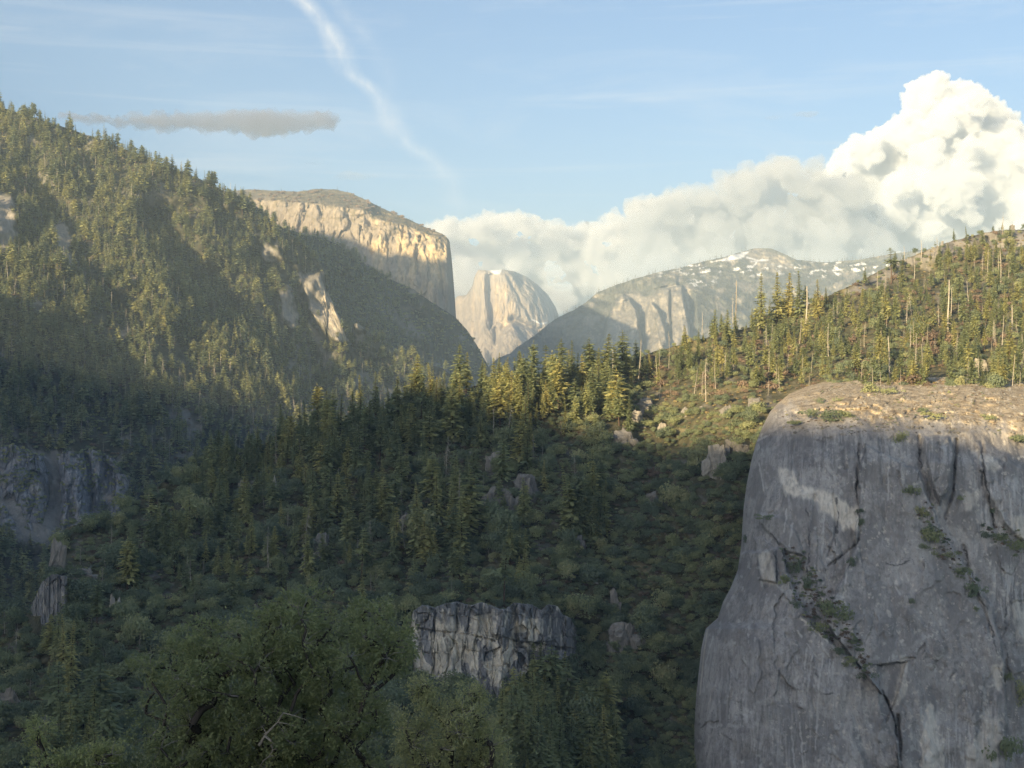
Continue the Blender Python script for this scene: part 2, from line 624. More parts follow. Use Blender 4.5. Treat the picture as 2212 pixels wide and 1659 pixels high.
SOIL = ((0.045, 0.048, 0.028), (0.090, 0.086, 0.050), (0.17, 0.15, 0.09))
M_hill = mat_rock('hill_soil', (0.12, 0.115, 0.11), (0.2, 0.19, 0.18), (0.32, 0.3, 0.27), 1.0, 0.3, veg=SOIL, bump=0.6)
M_mtn = mat_rock('mountain_soil', (0.13, 0.125, 0.115), (0.22, 0.21, 0.19), (0.36, 0.33, 0.29), 2.0, 0.35, veg=((0.026, 0.032, 0.02), (0.05, 0.052, 0.03), (0.10, 0.09, 0.055)), bump=0.7)
M_dome = mat_face('dark_granite')
M_cliff = mat_rock('jointed_granite', (0.126, 0.126, 0.131), (0.214, 0.214, 0.214), (0.314, 0.308, 0.300), 0.8, 0.6, 40.0, cream=(0.78, 0.71, 0.58), bump=0.6, veg=SOIL)
M_gorge = mat_rock('gorge_granite', (0.144, 0.148, 0.164), (0.252, 0.255, 0.272), (0.360, 0.363, 0.376), 1.6, 0.5, 60.0, bump=0.7, veg=SOIL)
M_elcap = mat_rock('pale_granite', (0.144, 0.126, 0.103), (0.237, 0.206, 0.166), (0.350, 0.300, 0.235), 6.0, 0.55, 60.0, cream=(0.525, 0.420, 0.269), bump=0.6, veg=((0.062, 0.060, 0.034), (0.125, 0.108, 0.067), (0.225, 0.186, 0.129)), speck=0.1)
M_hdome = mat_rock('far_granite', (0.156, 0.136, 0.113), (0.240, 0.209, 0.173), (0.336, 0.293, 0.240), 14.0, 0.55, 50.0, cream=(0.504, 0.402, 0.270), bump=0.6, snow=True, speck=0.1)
M_range = mat_rock('range_granite', (0.12, 0.113, 0.105), (0.18, 0.167, 0.15), (0.26, 0.237, 0.207), 8.0, 0.45, 40.0, bump=0.6, snow=True, veg=((0.05, 0.056, 0.05), (0.085, 0.09, 0.078), (0.15, 0.147, 0.13)), speck=0.1)
M_bould = mat_rock('boulder_granite', (0.101, 0.097, 0.094), (0.187, 0.180, 0.169), (0.302, 0.284, 0.252), 0.6, 0.45, 18.0, bump=0.6, speck=0.5)
M_con = mat_leaf('conifer_needles', [(0.1, (0.190, 0.231, 0.128)), (0.45, (0.292, 0.328, 0.162)), (0.75, (0.414, 0.412, 0.171)), (0.97, (0.582, 0.496, 0.203))], 0.42)
M_conf = mat_leaf('far_conifer_needles', [(0.1, (0.186, 0.228, 0.140)), (0.45, (0.290, 0.325, 0.170)), (0.8, (0.415, 0.416, 0.185)), (0.97, (0.559, 0.487, 0.226))], 0.42, 0.1)
M_tiny = mat_leaf('distant_needles', [(0.1, (0.060, 0.072, 0.058)), (0.5, (0.085, 0.098, 0.074)), (0.97, (0.13, 0.135, 0.095))], 0.2, 0.05)
M_dead = mat_leaf('dead_needles', [(0.2, (0.195, 0.112, 0.068)), (0.8, (0.315, 0.210, 0.128))], 0.1)
M_oak = mat_leaf('scrub_oak_leaves', [(0.1, (0.132, 0.170, 0.123)), (0.4, (0.210, 0.254, 0.155)), (0.75, (0.323, 0.349, 0.177)), (0.98, (0.524, 0.472, 0.266))], 0.42)
M_brush = mat_leaf('bare_brush_twigs', [(0.2, (0.13, 0.095, 0.072)), (0.8, (0.23, 0.17, 0.12))], 0.15)
M_dry_sun = mat_leaf('sun_tinted_dry_grass', [(0.2, (0.24, 0.19, 0.095)), (0.8, (0.38, 0.31, 0.16))], 0.2)  # dry grass in a golden tone that stands in for sun on the ridge
M_yel = mat_leaf('yellow_green_leaves', [(0.2, (0.10, 0.125, 0.022)), (0.8, (0.16, 0.17, 0.03))], 0.3)
M_fg = mat_leaf('live_oak_leaves', [(0.1, (0.240, 0.276, 0.135)), (0.5, (0.360, 0.396, 0.178)), (0.85, (0.529, 0.527, 0.262)), (1.0, (0.817, 0.682, 0.385))], 0.42, 2.5, 0.4)
M_fg2 = mat_leaf('grey_green_leaves', [(0.1, (0.268, 0.300, 0.148)), (0.6, (0.384, 0.399, 0.196)), (1.0, (0.632, 0.561, 0.297))], 0.42, 2.5, 0.45)
M_bark = mat_wood('conifer_bark', (0.085, 0.06, 0.045), (0.16, 0.12, 0.09))
M_snag = mat_wood('weathered_wood', (0.347, 0.315, 0.265), (0.497, 0.455, 0.389))
M_obark = mat_wood('oak_bark', (0.05, 0.045, 0.04), (0.12, 0.11, 0.10), 8.0)
M_twig = mat_wood('pale_twigs', (0.22, 0.21, 0.19), (0.40, 0.38, 0.35), 8.0)

zero = lambda px, py, Y: px * 0.0
one = lambda px, py, Y: px * 0.0 + 1.0

# ------------------------------------------------------------------ terrain
EC_TOP = [(500, 412), (539, 409), (643, 414), (681, 408), (730, 410), (760, 418), (789, 431), (824, 449), (876, 471), (921, 492), (950, 503), (962, 509), (971, 520), (976, 560), (981, 620), (986, 700)]
A_TOP = [(-900, 60), (-300, 140), (-60, 200), (0, 232), (80, 255), (170, 285), (260, 318), (350, 355), (430, 385), (500, 420), (535, 442), (560, 470), (598, 492), (650, 520), (688, 565), (702, 590), (706, 625), (719, 655), (737, 692), (751, 735), (757, 728), (762, 702), (771, 697), (806, 725), (841, 747), (876, 766), (928, 787), (955, 795), (980, 812), (1015, 830), (1060, 860), (1110, 900)]
B_TOP = [(470, 420), (500, 415), (545, 438), (570, 462), (608, 492), (646, 503), (690, 512), (730, 528), (758, 545), (792, 572), (841, 602), (893, 625), (928, 650), (980, 682), (1008, 711), (1028, 742), (1049, 780), (1067, 815), (1085, 860), (1110, 920)]
H_TOP = [(-260, 1480), (-60, 1400), (0, 1352), (50, 1332), (69, 1319), (87, 1267), (110, 1225), (125, 1170), (139, 1142), (201, 1122), (226, 1127), (264, 1108), (312, 1072), (354, 1040), (382, 1022), (417, 1002), (486, 990), (540, 970), (590, 950), (640, 934), (700, 920), (729, 914), (780, 899), (850, 879), (900, 862), (960, 846), (1060, 830), (1130, 820), (1200, 812), (1300, 800), (1360, 782), (1400, 764), (1450, 750), (1500, 736), (1560, 722), (1640, 700), (1700, 675), (1750, 656), (1831, 620), (1884, 593), (1925, 572), (1966, 554), (2030, 530), (2066, 518), (2119, 504), (2172, 497), (2212, 495), (2320, 492), (2600, 520)]
R_TOP = [(1020, 830), (1058, 789), (1078, 772), (1103, 763), (1116, 750), (1136, 738), (1161, 720), (1184, 700), (1210, 683), (1239, 670), (1265, 654), (1290, 632), (1329, 616), (1378, 600), (1426, 587), (1474, 577), (1522, 564), (1561, 556), (1604, 543), (1625, 537), (1639, 535.5), (1668, 537), (1696, 550), (1721, 561), (1781, 567), (1852, 561), (1923, 549), (1994, 539), (2060, 532), (2250, 530)]
HD_TOP = [(960, 660), (982, 647), (987, 640), (1007, 637), (1020, 618), (1026, 595), (1033, 583), (1055, 584), (1084, 582), (1110, 586), (1136, 597), (1161, 615), (1184, 637), (1200, 663), (1207, 682), (1216, 740)]


A_ROCKS = [[(640, 600), (700, 585), (712, 640), (752, 735), (735, 745), (690, 700), (655, 660)], [(760, 735), (763, 640), (775, 618), (795, 680), (793, 740)], [(600, 630), (625, 620), (645, 680), (636, 715), (608, 690)],
           [(110, 490), (138, 478), (160, 520), (150, 580), (120, 570)], [(-20, 430), (28, 425), (36, 520), (0, 556), (-20, 556)], [(555, 540), (600, 525), (615, 560), (570, 565)],
           [(-40, 972), (60, 970), (140, 976), (220, 985), (262, 1000), (250, 1090), (130, 1200), (80, 1180), (-40, 1140)]]


def a_rock(px, py):
    d = 0 * px
    n = nz2(px, py, 16, 44, 4)
    for p_ in A_ROCKS:
        d = np.maximum(d, sstep(-5, 8, poly_sd(px, py, p_) + 16 * n))
    return d * .95


mountain = Patch('mountain', -900, 1110, A_TOP, [(-900, 1500), (0, 1500), (300, 1350), (550, 1250), (800, 1100), (1110, 1060)],
    {-900: [(60, 3100), (600, 2500), (1000, 2000), (1700, 1500)],
     -300: [(140, 2850), (600, 2350), (1000, 1950), (1700, 1500)],
     0: [(232, 2850), (600, 2380), (960, 1990), (1230, 1830), (1500, 1650)],
     300: [(335, 2920), (700, 2450), (1000, 2080), (1350, 1850)],
     550: [(460, 3020), (800, 2560), (1000, 2280), (1250, 2050)],
     720: [(655, 3100), (850, 2700), (1000, 2420), (1200, 2200)],
     850: [(750, 3200), (900, 2800), (1000, 2500), (1200, 2300)],
     1110: [(900, 3300), (1000, 2900), (1100, 2600)]},
    520, 220, jit=1.5, mat=M_mtn, back=((60, -30), (400, -250), (900, -700)),
    mods=[groove([(330, 470), (420, 600), (560, 730), (700, 860)], 90, 38, 12), groove([(20, 330), (120, 480), (230, 640), (420, 760)], 60, 40, 12, 5),
          groove([(560, 560), (600, 680), (720, 830)], 50, 25, 8, 6), groove([(757, 735), (800, 790), (900, 860)], 60, 16, 4, 7),
          boss([(655, 612), (690, 590), (716, 640), (757, 738), (735, 745), (700, 715), (668, 680)], 55, 12, 7, 8), boss([(764, 690), (770, 630), (779, 622), (790, 660), (795, 715), (770, 720)], 50, 8, 3, 9), boss([(595, 620), (625, 610), (650, 680), (640, 720), (605, 690)], 24, 12, 8, 3),
          boss([(108, 485), (140, 472), (165, 520), (160, 590), (118, 580)], 40, 14, 6, 4), boss([(-40, 430), (28, 425), (42, 470), (34, 545), (-40, 560)], 40, 14, 6, 5), boss([(560, 545), (600, 530), (615, 560), (575, 570)], 20, 10, 5, 6)],
    relief=[(48, 420, 4, 2, 1.0), (13, 70, 4, 0, 1.0)],
    attrs={'veg': lambda px, py, Y: np.clip(0.97 - 0.6 * sstep(0.3, 0.6, nz2(px, py, 60, 3)) - a_rock(px, py), 0, 1), 'cream': lambda px, py, Y: np.clip(sstep(-4, 6, poly_sd(px, py, [(690, 600), (716, 640), (757, 738), (735, 745), (712, 715), (690, 650)])) * (.55 + nz2(px, py * .5, 12, 5)) + .7 * sstep(-2, 4, poly_sd(px, py, [(764, 690), (772, 630), (779, 622), (790, 660), (795, 715)])), 0, 1)})

back_ridge = Patch('mountain_ridge', 470, 1110, B_TOP, [(470, 900), (700, 950), (1110, 1100)],
    {470: [(415, 3500), (700, 3350), (950, 3200)], 760: [(545, 4350), (800, 4100), (950, 3900)],
     900: [(628, 4780), (850, 4500), (1000, 4300)], 1110: [(920, 5500), (1000, 5400), (1100, 5300)]},
    260, 120, jit=1.2, mat=M_mtn, relief=[(50, 380, 4, 2, 1.0), (16, 90, 4, 0, 1.0)], back=((80, -60), (600, -450)),
    attrs={'veg': lambda px, py, Y: 1 - 0.8 * sstep(0.1, 0.45, nz2(px, py, 50, 4)) * sstep(880, 1010, px + py * 0.15), 'cream': zero})


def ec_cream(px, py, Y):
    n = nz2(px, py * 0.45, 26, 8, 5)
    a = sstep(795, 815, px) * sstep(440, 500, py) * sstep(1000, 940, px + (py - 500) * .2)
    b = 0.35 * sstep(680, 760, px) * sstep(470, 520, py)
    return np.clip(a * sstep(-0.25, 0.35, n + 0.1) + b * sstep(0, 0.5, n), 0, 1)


RIM = [(500, 430), (640, 436), (730, 446), (775, 452), (796, 452), (806, 472), (876, 487), (928, 507), (962, 515), (990, 540)]
RIMF = lambda px: np.interp(px, *np.array(RIM, float).T)


def ec_depth(px, py):
    rim = RIMF(px)
    face = np.interp(px, [500, 600, 700, 790, 806, 900, 950, 966, 974, 980, 990], [6900, 6650, 6450, 6400, 6330, 6300, 6290, 6310, 6380, 6520, 6800])
    below = np.clip(py - rim, 0, 400)
    above = np.clip(rim - py, 0, 60)
    return face - 90 * (1 - np.exp(-below / 60.0)) - below * 0.35 + above * 14 + above ** 1.5 * 0.8


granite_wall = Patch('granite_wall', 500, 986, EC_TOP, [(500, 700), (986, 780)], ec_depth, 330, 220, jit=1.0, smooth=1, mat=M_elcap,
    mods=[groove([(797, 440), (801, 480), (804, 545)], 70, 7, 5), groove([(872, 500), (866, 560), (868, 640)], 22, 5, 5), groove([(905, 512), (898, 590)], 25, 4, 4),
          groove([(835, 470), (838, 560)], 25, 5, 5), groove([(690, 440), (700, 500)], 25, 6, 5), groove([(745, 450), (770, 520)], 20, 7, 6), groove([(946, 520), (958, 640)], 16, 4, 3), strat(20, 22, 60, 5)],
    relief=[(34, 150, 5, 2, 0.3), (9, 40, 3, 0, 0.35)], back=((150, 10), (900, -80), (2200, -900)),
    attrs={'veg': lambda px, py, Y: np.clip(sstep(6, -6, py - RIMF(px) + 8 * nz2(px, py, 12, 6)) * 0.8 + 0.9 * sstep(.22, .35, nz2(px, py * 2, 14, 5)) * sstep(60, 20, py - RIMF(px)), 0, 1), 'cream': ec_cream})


def hd_depth(px, py):
    a = np.interp(px, [960, 985, 1010, 1046, 1054, 1066, 1078, 1100, 1112, 1150, 1185, 1200, 1216], [14500, 14250, 14100, 13900, 13920, 13920, 13905, 13900, 13900, 13960, 14160, 14330, 14700])
    t = np.interp(px, *np.array(HD_TOP, float).T)
    up = np.clip(py - t, 0, 200)
    dome = sstep(1090, 1130, px)
    rnd = 420 * np.exp(-up / 24.0) * dome + 160 * np.exp(-up / 5.0) * (1 - dome)
    low = np.clip(py - 690, 0, 200)
    return a + rnd - low * 2.6 - up * 0.4


def snow_hd(px, py, Y):
    a = sstep(-2, 2, poly_sd(px, py, [(1054, 583), (1086, 580), (1080, 592), (1068, 592)]))
    b = sstep(2.2, 0.8, line_d(px, py, [(1150, 690), (1168, 700), (1180, 697)])) * 0.8
    return np.clip(a + b, 0, 1)


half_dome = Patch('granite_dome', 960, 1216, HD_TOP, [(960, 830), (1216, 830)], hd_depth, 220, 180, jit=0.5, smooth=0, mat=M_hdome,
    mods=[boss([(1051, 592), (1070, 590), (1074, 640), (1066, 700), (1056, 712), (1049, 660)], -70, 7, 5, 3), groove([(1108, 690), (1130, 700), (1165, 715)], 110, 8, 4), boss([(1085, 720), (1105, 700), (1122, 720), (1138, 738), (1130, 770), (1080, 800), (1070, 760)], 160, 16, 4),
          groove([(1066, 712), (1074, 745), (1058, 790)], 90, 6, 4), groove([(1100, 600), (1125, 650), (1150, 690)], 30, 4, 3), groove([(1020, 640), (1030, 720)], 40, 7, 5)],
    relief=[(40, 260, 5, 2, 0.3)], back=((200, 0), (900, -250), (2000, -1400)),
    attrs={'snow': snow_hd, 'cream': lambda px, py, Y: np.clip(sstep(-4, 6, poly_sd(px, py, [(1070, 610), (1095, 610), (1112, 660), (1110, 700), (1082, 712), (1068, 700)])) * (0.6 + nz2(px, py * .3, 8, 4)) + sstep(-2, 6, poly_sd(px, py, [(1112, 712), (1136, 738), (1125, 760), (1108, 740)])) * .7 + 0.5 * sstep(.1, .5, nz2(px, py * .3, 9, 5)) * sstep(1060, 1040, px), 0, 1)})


def r_snow(px, py, Y):
    n = nz2(px * .5, py * 1.35, 9, 21, 4)
    z = np.interp(px, *np.array(R_TOP, float).T)
    d = sstep(-1, 3, poly_sd(px, py, [(1535, 566), (1560, 557), (1604, 544), (1622, 541), (1612, 552), (1600, 560), (1560, 566)]) + 3 * n)
    d = d + sstep(2.5, 0.5, line_d(px + 3 * n, py, [(1615, 556), (1636, 562), (1630, 572)])) + sstep(2.2, 0.5, line_d(px, py + 3 * n, [(1622, 565), (1660, 561)]))
    band = sstep(14, 6, np.abs(py - (588 - 0.02 * (px - 1480)) + 10 * nz2(px, py, 50, 3))) * sstep(1410, 1440, px)
    d = d + band * sstep(0.22, 0.36, n) * 0.95
    band2 = sstep(12, 4, np.abs(py - (612 - 0.15 * (px - 1500)))) * sstep(1470, 1500, px) * sstep(1560, 1530, px)
    d = d + band2 * sstep(0.18, 0.32, n)
    band3 = sstep(9, 3, np.abs(py - (572 + 0.01 * (px - 1750)))) * sstep(1735, 1760, px)
    d = d + band3 * sstep(0.2, 0.34, n) + sstep(9, 3, np.abs(py - (590 - .12 * (px - 1800)))) * sstep(1740, 1780, px) * sstep(0.22, 0.36, n)
    return np.clip(d, 0, 1)


far_range = Patch('mountain_range', 1020, 2250, R_TOP, [(1020, 1000), (2250, 900)],
    {1020: [(830, 8600), (1000, 8200)], 1110: [(757, 8700), (900, 8300)], 1300: [(628, 8900), (740, 8300), (900, 7900)], 1480: [(575, 9200), (640, 8500), (740, 8100), (900, 7800)],
     1640: [(535, 9700), (575, 9300), (700, 8500), (900, 8000)], 1800: [(566, 9500), (640, 8900), (900, 8200)], 2000: [(539, 9300), (620, 8800), (900, 8200)], 2250: [(530, 9200), (900, 8200)]},
    640, 150, jit=0.8, mat=M_range, tpow=1.25,
    mods=[boss([(1300, 745), (1312, 690), (1330, 648), (1345, 638), (1362, 645), (1376, 668), (1384, 740), (1384, 790), (1300, 800)], 260, 8, 3),
          boss([(1394, 790), (1394, 690), (1398, 660), (1408, 654), (1422, 668), (1440, 715), (1446, 790)], 200, 7, 2, 4),
          boss([(1404, 652), (1424, 624), (1446, 620), (1448, 700), (1452, 790), (1440, 790)], 140, 5, 2, 5),
          boss([(1452, 790), (1450, 622), (1474, 618), (1480, 660), (1490, 710), (1496, 790)], 220, 5, 2, 6),
          boss([(1486, 622), (1498, 640), (1500, 700), (1510, 790), (1640, 790), (1620, 680), (1560, 640)], 120, 10, 4, 7),
          boss([(1405, 600), (1440, 592), (1462, 598), (1462, 616), (1415, 622)], 90, 8, 3, 8)],
    relief=[(60, 420, 5, 2, 0.8), (18, 80, 4, 0, 0.6)], back=((200, -60), (900, -500), (2000, -1100)),
    attrs={'veg': lambda px, py, Y: np.clip(1.1 - .9 * sstep(.05, .45, nz2(px, py * 1.4, 34, 12)) - sstep(-6, 10, poly_sd(px, py, [(1300, 790), (1312, 690), (1345, 636), (1400, 640), (1440, 615), (1490, 615), (1510, 790)])) - sstep(0, 8, poly_sd(px, py, [(1590, 548), (1639, 530), (1700, 552), (1730, 590), (1640, 590)])), 0, 1) * .95, 'cream': lambda px, py, Y: 0.4 * sstep(.2, .5, nz2(px, py * .4, 10, 13)), 'snow': r_snow})

hillside = Patch('hillside', -260, 2600, H_TOP, [(-260, 1900), (2600, 1900)],
    {-260: [(1480, 800), (1900, 520)],
     -60: [(1400, 820), (1500, 740), (1700, 610), (1900, 520)],
     130: [(1150, 940), (1300, 820), (1500, 710), (1700, 610), (1900, 530)],
     420: [(1000, 1100), (1200, 910), (1450, 750), (1700, 620), (1900, 540)],
     700: [(920, 1160), (1100, 990), (1300, 850), (1500, 730), (1700, 630), (1900, 550)],
     1060: [(830, 1160), (1000, 1010), (1150, 905), (1310, 815), (1470, 770), (1700, 650), (1900, 560)],
     1400: [(764, 1260), (900, 1090), (1000, 1010), (1200, 910), (1400, 840), (1700, 750), (1900, 690)],
     1640: [(700, 1330), (800, 1120), (880, 1000), (950, 940), (1200, 880), (1500, 820), (1900, 760)],
     1900: [(585, 1420), (750, 1120), (830, 950), (880, 910), (1100, 890), (1900, 800)],
     2212: [(495, 1500), (700, 1160), (830, 980), (900, 920), (1200, 890), (1900, 830)],
     2600: [(520, 1600), (830, 1000), (1200, 900), (1900, 840)]},
    560, 220, jit=2.5, mat=M_hill, relief=[(22, 130, 4, 2, 1.0), (5, 26, 4, 0, 1.0)], back=((40, -12), (250, -160), (500, -420)),
    attrs={'veg': lambda px, py, Y: np.clip(1 - sstep(-8, 10, poly_sd(px, py, [(1820, 640), (1890, 588), (1960, 553), (2060, 515), (2170, 490), (2400, 480), (2400, 560), (2212, 560), (2120, 530), (2030, 555), (1900, 610)]) + 20 * nz2(px, py, 40, 8)) - 0.5 * sstep(.4, .6, nz2(px, py, 30, 9)), 0, 1), 'cream': zero})

G_L = [(815, 1800), (835, 1742), (850, 1706), (870, 1681), (890, 1663), (920, 1648), (960, 1632), (1000, 1622), (1050, 1612), (1100, 1606), (1180, 1601), (1230, 1594), (1270, 1578), (1300, 1562), (1345, 1547), (1358, 1524), (1400, 1515), (1500, 1504), (1580, 1499), (1659, 1494), (1950, 1480)]
G_left = lambda y: np.interp(y, *np.array(G_L, float).T)
SLAB = [(1690, 1185), (1700, 1240), (1722, 1300), (1760, 1350), (1812, 1402), (1850, 1432), (1882, 1462), (1915, 1512), (1935, 1560), (1942, 1659), (1945, 1960), (1400, 1960), (1400, 1300), (1560, 1200)]
MIDS = [(1985, 1020), (2020, 1120), (2060, 1190), (2110, 1262), (2142, 1312), (2165, 1400), (2172, 1500), (2178, 1700), (2185, 1960), (1945, 1960), (1942, 1660), (1935, 1560), (1915, 1512), (1850, 1432), (1780, 1340), (1850, 1180), (1858, 1020), (1870, 960)]


def g_depth(px, py):
    b = np.interp(py, [815, 835, 855, 880, 905, 935, 1000, 1100, 1400, 1659, 1950], [985, 935, 890, 850, 820, 800, 782, 768, 735, 712, 690])
    u = np.clip((px - G_left(py)) / 190.0, 0, 1)
    return b + 85 * (1 - np.sqrt(np.clip(1 - (1 - u) ** 2, 0, 1))) + np.interp(px, [1900, 2100, 2212, 2400], [0, 8, 22, 70])


def g_cream(px, py, Y):
    n = nz2(px, py * 0.35, 14, 31, 5)
    n2 = nz2(px, py, 10, 37, 5)
    def blob(poly, w=7, k=16):
        return sstep(-w, w, poly_sd(px, py, poly) + 3 + k * n)
    a = blob([(1688, 1012), (1712, 1022), (1725, 1050), (1765, 1060), (1800, 1068), (1820, 1085), (1848, 1100), (1856, 1125), (1852, 1142), (1822, 1142), (1806, 1120), (1775, 1100), (1765, 1082), (1735, 1072), (1700, 1066), (1688, 1045)], 5, 7)
    b = 0.75 * blob([(1640, 1200), (1655, 1190), (1668, 1240), (1672, 1262), (1655, 1258), (1645, 1230)], 5, 8)
    c = 0.7 * blob([(2120, 985), (2150, 995), (2160, 1010), (2145, 1015), (2125, 1000)], 4, 10) + 0.8 * blob([(2190, 1120), (2240, 1110), (2240, 1170), (2200, 1160)], 4, 5)
    d = 0.75 * blob([(1998, 1560), (2010, 1530), (2020, 1580), (2032, 1600), (2034, 1680), (1995, 1680)], 4, 12) + 0.55 * blob([(2090, 1620), (2140, 1540), (2160, 1580), (2150, 1690), (2090, 1690)], 8, 18)
    e = 0.6 * blob([(2145, 1440), (2165, 1435), (2160, 1490), (2150, 1480)], 4, 5) + 0.6 * blob([(2192, 1300), (2212, 1320), (2225, 1400), (2205, 1380)], 5, 9)
    f = 0.55 * blob([(2080, 1065), (2120, 1062), (2110, 1080), (2090, 1100)], 4, 6) + .5 * blob([(1930, 1530), (1950, 1420), (1960, 1430), (1955, 1500)], 4, 6)
    g = 0.8 * sstep(0.52, 0.62, n2) * sstep(1900, 2050, px + 0.2 * py) * 0.6
    ed = 0.7 * sstep(3.0, 0.8, line_d(px + 2 * n2, py, [(1730, 1335), (1775, 1375), (1812, 1405)])) + .6 * sstep(2.5, .8, line_d(px, py, [(1528, 1360), (1520, 1420), (1512, 1500)]))
    return np.clip(a * 0.95 + b + c + d + e + f + g + ed, 0, 1)


def g_top(px, py, Y):
    lim = np.interp(px, [1600, 1660, 1700, 1760, 1850, 1950, 2050, 2140, 2212, 2400], [815, 860, 880, 895, 905, 905, 905, 915, 945, 960])
    return sstep(18, -18, py - lim + 26 * nz2(px, py, 26, 17, 5))


def crown_ledges(px, py, Y):
    m = sstep(925, 895, py + 14 * nz2(px, py, 26, 17, 4)) * sstep(20, 60, px - G_left(py))
    wx = px + 10 * nz2(px, py, 22, 33)
    wy = py + 4 * nz2(px, py, 22, 34)
    v, e = worley_id(wx / 26, wy / 7.5, 12)
    v2, e2 = worley_id(wx / 9, wy / 3.6, 19)
    return Y - m * (5.5 * (v - .5) + 2.2 * (v2 - .5))


CRACKS = [[(1856, 960), (1850, 1060), (1858, 1150), (1850, 1175), (1820, 1200), (1790, 1222)], [(1806, 1075), (1812, 1110), (1806, 1150), (1800, 1190)], [(1985, 945), (1990, 1010), (1983, 1040)], [(2066, 950), (2060, 1060)], [(1690, 1185), (1672, 1165), (1645, 1130)], [(1675, 1190), (1678, 1255)],
          [(1862, 1436), (1895, 1436), (1965, 1429)], [(1905, 1490), (1930, 1545), (1938, 1600), (1940, 1680)], [(1690, 1190), (1708, 1270), (1735, 1330), (1780, 1378), (1830, 1420), (1880, 1462)], [(2085, 1185), (2100, 1250), (2130, 1318), (2148, 1380), (2160, 1460)], [(2120, 965), (2132, 1060), (2150, 1140)], [(1775, 1500), (1800, 1498)], [(1968, 1210), (1940, 1222), (1905, 1216)], [(1745, 1100), (1748, 1180), (1742, 1250)], [(2180, 1300), (2170, 1340), (2176, 1420)]]


def g_crack(px, py, Y):
    x = px + 5 * nz2(px, py, 18, 77, 4)
    y = py + 5 * nz2(px, py, 18, 78, 4)
    d = np.full(px.shape, 99.0)
    for c in CRACKS:
        d = np.minimum(d, line_d(x, y, c))
    n = nz2(px, py, 25, 79, 3)
    return sstep(2.6, 0.6, d) * sstep(-.35, .1, n) * .85


W_LINES = [[(1541, 1375), (1525, 1430), (1518, 1495)], [(1743, 1398), (1738, 1445)], [(1757, 1412), (1750, 1450), (1745, 1490)], [(1779, 1410), (1769, 1480), (1765, 1570)], [(1793, 1425), (1789, 1475)], [(1800, 1430), (1797, 1470)], [(1728, 1560), (1736, 1665)], [(1767, 1500), (1762, 1620)], [(1712, 1590), (1716, 1665)],
           [(1742, 1390), (1752, 1402), (1763, 1418)], [(1774, 1390), (1792, 1418)], [(1722, 1362), (1732, 1376)], [(2023, 1545), (2023, 1600)], [(2080, 1605), (2081, 1645)], [(1990, 1526), (1991, 1558)], [(2008, 1560), (2007, 1612)], [(2046, 1570), (2052, 1660)], [(1650, 1215), (1662, 1250)], [(1800, 1285), (1822, 1290)],
           [(1640, 1225), (1690, 1275)], [(1936, 1270), (1945, 1284)], [(2005, 1128), (2003, 1165)], [(1955, 1240), (1963, 1252)], [(1620, 960), (1660, 940)], [(1640, 1000), (1650, 1060)], [(1700, 1100), (1693, 1150)], [(1712, 1130), (1705, 1180)], [(1780, 1110), (1776, 1200)], [(1920, 985), (1918, 1080)], [(1832, 1190), (1826, 1260)]]
D_LINES = [[(1752, 1075), (1748, 1180), (1744, 1262)], [(1946, 1434), (1948, 1486)], [(2128, 1500), (2132, 1580), (2138, 1665)], [(2120, 1520), (2118, 1600)], [(2085, 1050), (2082, 1120)], [(2005, 960), (2003, 1060)], [(1870, 960), (1868, 1060)], [(1898, 945), (1902, 1040)], [(1768, 1160), (1762, 1250)], [(1778, 950), (1774, 1015)], [(1740, 935), (1736, 1010)], [(1600, 1500), (1604, 1640)], [(1576, 1440), (1572, 1560)]]


def lines_map(px, py, lines, w, seed):
    x = px + 2.2 * nz2(px, py, 16, seed, 4)
    d = np.full(px.shape, 99.0)
    for c in lines:
        d = np.minimum(d, line_d(x, py, c))
    return sstep(w, w * .25, d + 1.2 * nz2(px, py, 9, seed + 1, 3))


def vstreak(px, py, sx, sy, seed, lo, hi):
    x = px + 5 * nz2(px, py, 90, seed + 3, 2)
    q = np.stack([x.ravel() / sx, py.ravel() / sy, np.full(px.size, seed * 3.3)], -1)
    return sstep(lo, hi, fbm(q, 5, .62).reshape(px.shape))


def g_white(px, py, Y):
    z = .08 + .9 * sstep(-15, 25, poly_sd(px, py, [(2100, 1030), (2400, 1020), (2400, 1165), (2110, 1150)])) + .8 * sstep(-15, 20, poly_sd(px, py, [(2130, 1225), (2400, 1200), (2400, 1360), (2160, 1340)])) + .7 * sstep(-20, 30, poly_sd(px, py, [(1970, 1530), (2150, 1520), (2150, 1760), (1970, 1760)])) + .3 * sstep(-20, 30, poly_sd(px, py, [(1510, 1375), (1800, 1400), (1830, 1500), (1780, 1700), (1500, 1700)])) + .3 * sstep(-20, 20, poly_sd(px, py, [(1640, 960), (1850, 960), (1850, 1090), (1640, 1090)]))
    v = vstreak(px, py, 7, 90, 61, .12, .45) * z
    blob = sstep(.34, .52, nz2(px, py * .8, 13, 62, 5)) * (.25 + .5 * sstep(.0, .4, nz2(px, py, 90, 64, 2)))
    m = sstep(-4, 6, poly_sd(px, py, [(2098, 976), (2125, 972), (2142, 990), (2135, 1002), (2110, 995)]) + 10 * nz2(px, py, 9, 66, 4))
    return np.clip(np.maximum.reduce([v, blob, m, .9 * lines_map(px, py, W_LINES, 2.6, 63)]), 0, 1)


